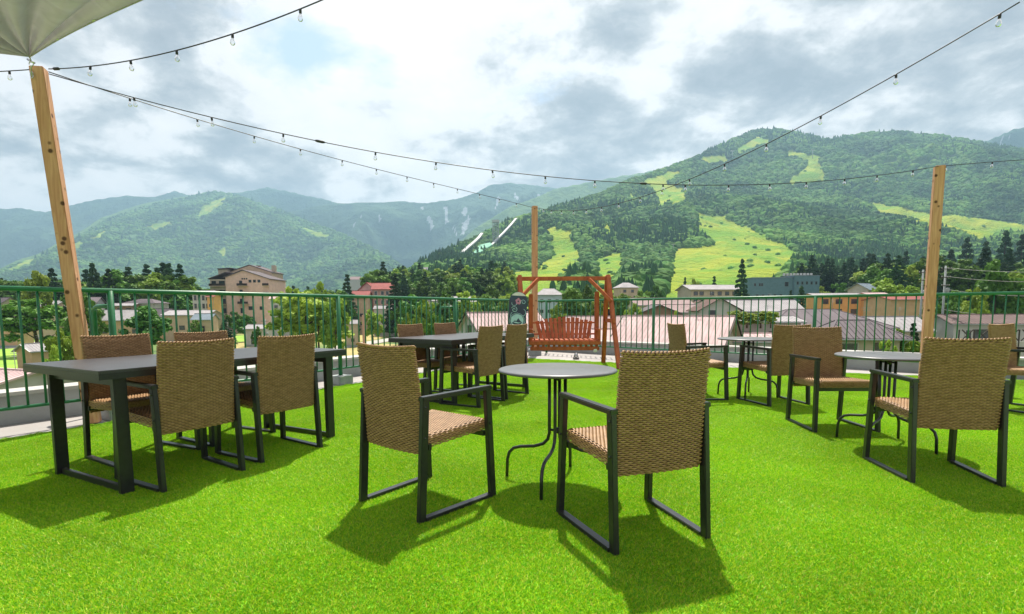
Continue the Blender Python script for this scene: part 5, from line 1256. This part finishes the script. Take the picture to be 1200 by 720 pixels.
for px, py, lb in ((789, 296, 'ski lift pylon at the left edge of the largest lower run'), (674, 314, 'ski lift pylon on the run right of the centre post'), (858, 187, 'ski lift pylon by the small topmost clearing'), (952, 186, 'ski lift pylon on the high pale run below the summit')):
    p = hill_at(px, py); t = empty('lift_pylon', tuple(p), 0, lb, 'lift pylon', 'ski lift pylons on the runs'); s = p.y / 800
    MB().tube([(0, 0, -1), (0, 0, 12 * s)], .5 * s, 8, .35 * s).build('shaft', M['block'], t); MB().box((0, 0, 12 * s), (6 * s, .8 * s, .8 * s)).build('crossarm', M['wframe'], t)

# ------------------------------------------------------------------ single trees
T = tree
ORD = 'first second third fourth fifth sixth seventh eighth ninth tenth eleventh twelfth'.split()
T(40, 348, 120, 74, 'round', 'big dark round tree on the lawn at the left, behind the railing'); T(47, 318, 165, 34, 'light', 'bright green pointed tree rising behind the big dark tree')
T(100, 345, 100, 40, 'round', 'green tree just right of the leaning post'); T(92, 333, 160, 40, 'round', 'tree behind the leaning post')
T(168, 358, 105, 55, 'round', 'olive round tree in front of the long shed'); T(72, 384, 62, 36, 'light', 'yellow-green bush beside the garden shed'); T(58, 402, 50, 30, 'light', 'yellow-green shrub low by the leaning post')
T(102, 418, 42, 36, 'round', 'dark shrub behind the left table corner')
T(112, 308, 203, 28, 'pine', 'dark spire-shaped conifer left of the wooded rise'); T(64, 314, 205, 30, 'pine', 'dark conifer just left of the leaning post'); T(130, 314, 203, 28, 'pine', 'dark conifer in front of the wooded rise')
T(222, 345, 220, 30, 'round', 'round tree left of the white block'); T(205, 335, 240, 36, 'light', 'pale green tree beside the wooded rise')
T(358, 342, 108, 88, 'light', 'large yellow-green tree behind the railing right of the hotel'); T(372, 329, 122, 34, 'light', 'tall rounded top of the yellow-green trees'); T(344, 334, 128, 40, 'light', 'yellow-green tree nearest the hotel'); T(392, 345, 100, 34, 'light', 'yellow-green tree touching the railing post')
T(286, 368, 170, 26, 'round', 'dark shrub below the hotel balconies'); T(272, 364, 175, 22, 'round', 'dark shrub at the foot of the hotel'); T(263, 374, 150, 20, 'pine', 'small conifer beside the white sign board'); T(300, 382, 130, 14, 'round', 'small dark bush beside the garage'); T(228, 374, 155, 16, 'round', 'garden bush in front of the low beige house')
T(408, 321, 215, 24, 'pine', 'tall dark conifer left of the red-roofed guest house'); T(403, 340, 190, 26, 'round', 'dark tree at the foot of the tall conifer')
T(464, 320, 200, 26, 'pine', 'dark broad conifer right of the red-roofed guest house'); T(470, 352, 150, 30, 'round', 'green shrub tree right of the guest house'); T(436, 362, 150, 26, 'light', 'light green bushes behind the ochre field')
T(483, 343, 120, 44, 'round', 'green tree left of the middle railing post'); T(497, 350, 108, 30, 'light', 'light green tree behind the middle table chairs'); T(520, 343, 140, 46, 'round', 'green tree behind the middle railing post'); T(545, 340, 150, 44, 'light', 'pale green tree above the timber gable'); T(570, 345, 160, 36, 'round', 'green tree above the pink roof'); T(478, 366, 85, 22, 'light', 'shrub behind the farther armchairs')
T(508, 368, 80, 26, 'round', 'dark green shrub beside the timber gable')
T(575, 334, 230, 38, 'round', 'green tree beyond the timber gable'); T(604, 340, 210, 20, 'round', 'tree behind the snowboard'); T(520, 330, 300, 30, 'round', 'dark tree at the foot of the ski hill')
T(670, 337, 130, 46, 'round', 'broad green tree framed by the swing'); T(688, 333, 160, 30, 'round', 'green tree seen beside the swing brace'); T(655, 356, 120, 28, 'light', 'light bush in front of the pale blue house'); T(700, 350, 140, 22, 'light', 'light green bush right of the swing tree')
T(732, 345, 118, 28, 'round', 'green tree right of the swing frame'); T(752, 339, 190, 26, 'round', 'green tree above the dark gable'); T(742, 356, 100, 26, 'light', 'light bush below the dark gable house'); T(790, 363, 95, 16, 'light', 'bush behind the pink roof ridge')
T(868, 303, 190, 22, 'pine', 'tall dark pine standing before the blue-grey building'); T(836, 323, 250, 15, 'pine', 'small dark pine on the yellow slope'); T(802, 325, 250, 12, 'pine', 'small dark pine at the left end of the lodge'); T(768, 333, 230, 20, 'round', 'round tree left of the lodge'); T(812, 327, 262, 18, 'light', 'light tree above the lodge roof')
T(938, 335, 150, 22, 'pine', 'dark conifer before the right end of the blue-grey building'); T(926, 340, 160, 14, 'pine', 'smaller conifer left of the blue-grey building corner')
for i, (px, w) in enumerate(((862, 22), (876, 22), (892, 24), (904, 18))): T(px, 364 + (i % 2), 64.5, w * 1.25, 'light', ['yellow-green hedge bush at the left end of the row', 'yellow-green hedge bush second from the left of the row', 'yellow-green hedge bush third from the left of the row', 'yellow-green hedge bush at the right end of the row'][i], 'row of hedge bushes', 'hedge_bush', zy(386, 64.5))
T(960, 335, 260, 26, 'light', 'pale bush right of the blue-grey building'); T(985, 330, 260, 26, 'round', 'green tree above the orange block'); T(940, 322, 330, 16, 'pine', 'dark pine behind the blue-grey building corner')
T(1042, 325, 175, 52, 'light', 'bright green broad tree above the tan building'); T(1066, 309, 200, 40, 'light', 'bright green tall tree left of the right wooden post'); T(1025, 330, 190, 34, 'light', 'bright green round tree behind the blue-grey roof')
T(1056, 385, 56, 44, 'light', 'yellow-green shrub behind the right round table'); T(1040, 396, 50, 30, 'light', 'yellow-green low shrub behind the right round table'); T(1072, 378, 62, 26, 'pine', 'dark little conifer left of the right wooden post'); T(1092, 388, 60, 16, 'light', 'light green shrub behind the right wooden post')
T(1094, 344, 120, 30, 'round', 'dark tree between the utility poles'); T(1118, 340, 115, 40, 'round', 'dark green tree right of the utility pole')
T(1165, 303, 112, 56, 'round', 'large dark leafy tree at the right, behind the white house'); T(1140, 335, 105, 34, 'light', 'light green tree under the large dark tree'); T(1190, 318, 130, 44, 'light', 'light green tree at the right edge'); T(1148, 352, 98, 26, 'light', 'bright shrub above the long brown roof'); T(1190, 350, 110, 34, 'round', 'dark tree above the brown roof at the edge')
for i, (px, tp_, w) in enumerate(((1015, 288, 22), (1035, 296, 20), (1058, 286, 20), (1078, 292, 18), (1110, 284, 24), (1128, 270, 24), (1150, 274, 24), (1172, 262, 26), (1192, 266, 26), (1215, 268, 26), (960, 300, 20), (985, 304, 20))):
    T(px, tp_ + 8, 330 + 15 * (i % 3), w * 1.15, 'pine', ORD[(2, 3, 4, 5, 6, 7, 8, 9, 10, 11, 0, 1)[i]] + ' from the left of the tall dark conifers behind the town', 'belt of tall conifers')
for i, px in enumerate((648, 655, 668, 640, 700, 712)): pass

# ------------------------------------------------------------------ haze: one closed box of even air
hz = bpy.data.materials.new('air'); hz.use_nodes = True; N_ = hz.node_tree.nodes; N_.remove(N_['Principled BSDF'])
pv = N_.new('ShaderNodeVolumePrincipled'); pv.inputs['Color'].default_value = (.46, .74, 1.0, 1); pv.inputs['Density'].default_value = HAZE; pv.inputs['Anisotropy'].default_value = .35
hz.node_tree.links.new(pv.outputs[0], N_['Material Output'].inputs['Volume'])
MB().box((0, 7600, 645), (34500, 16900, 1330)).build('haze', hz, kind='stuff')
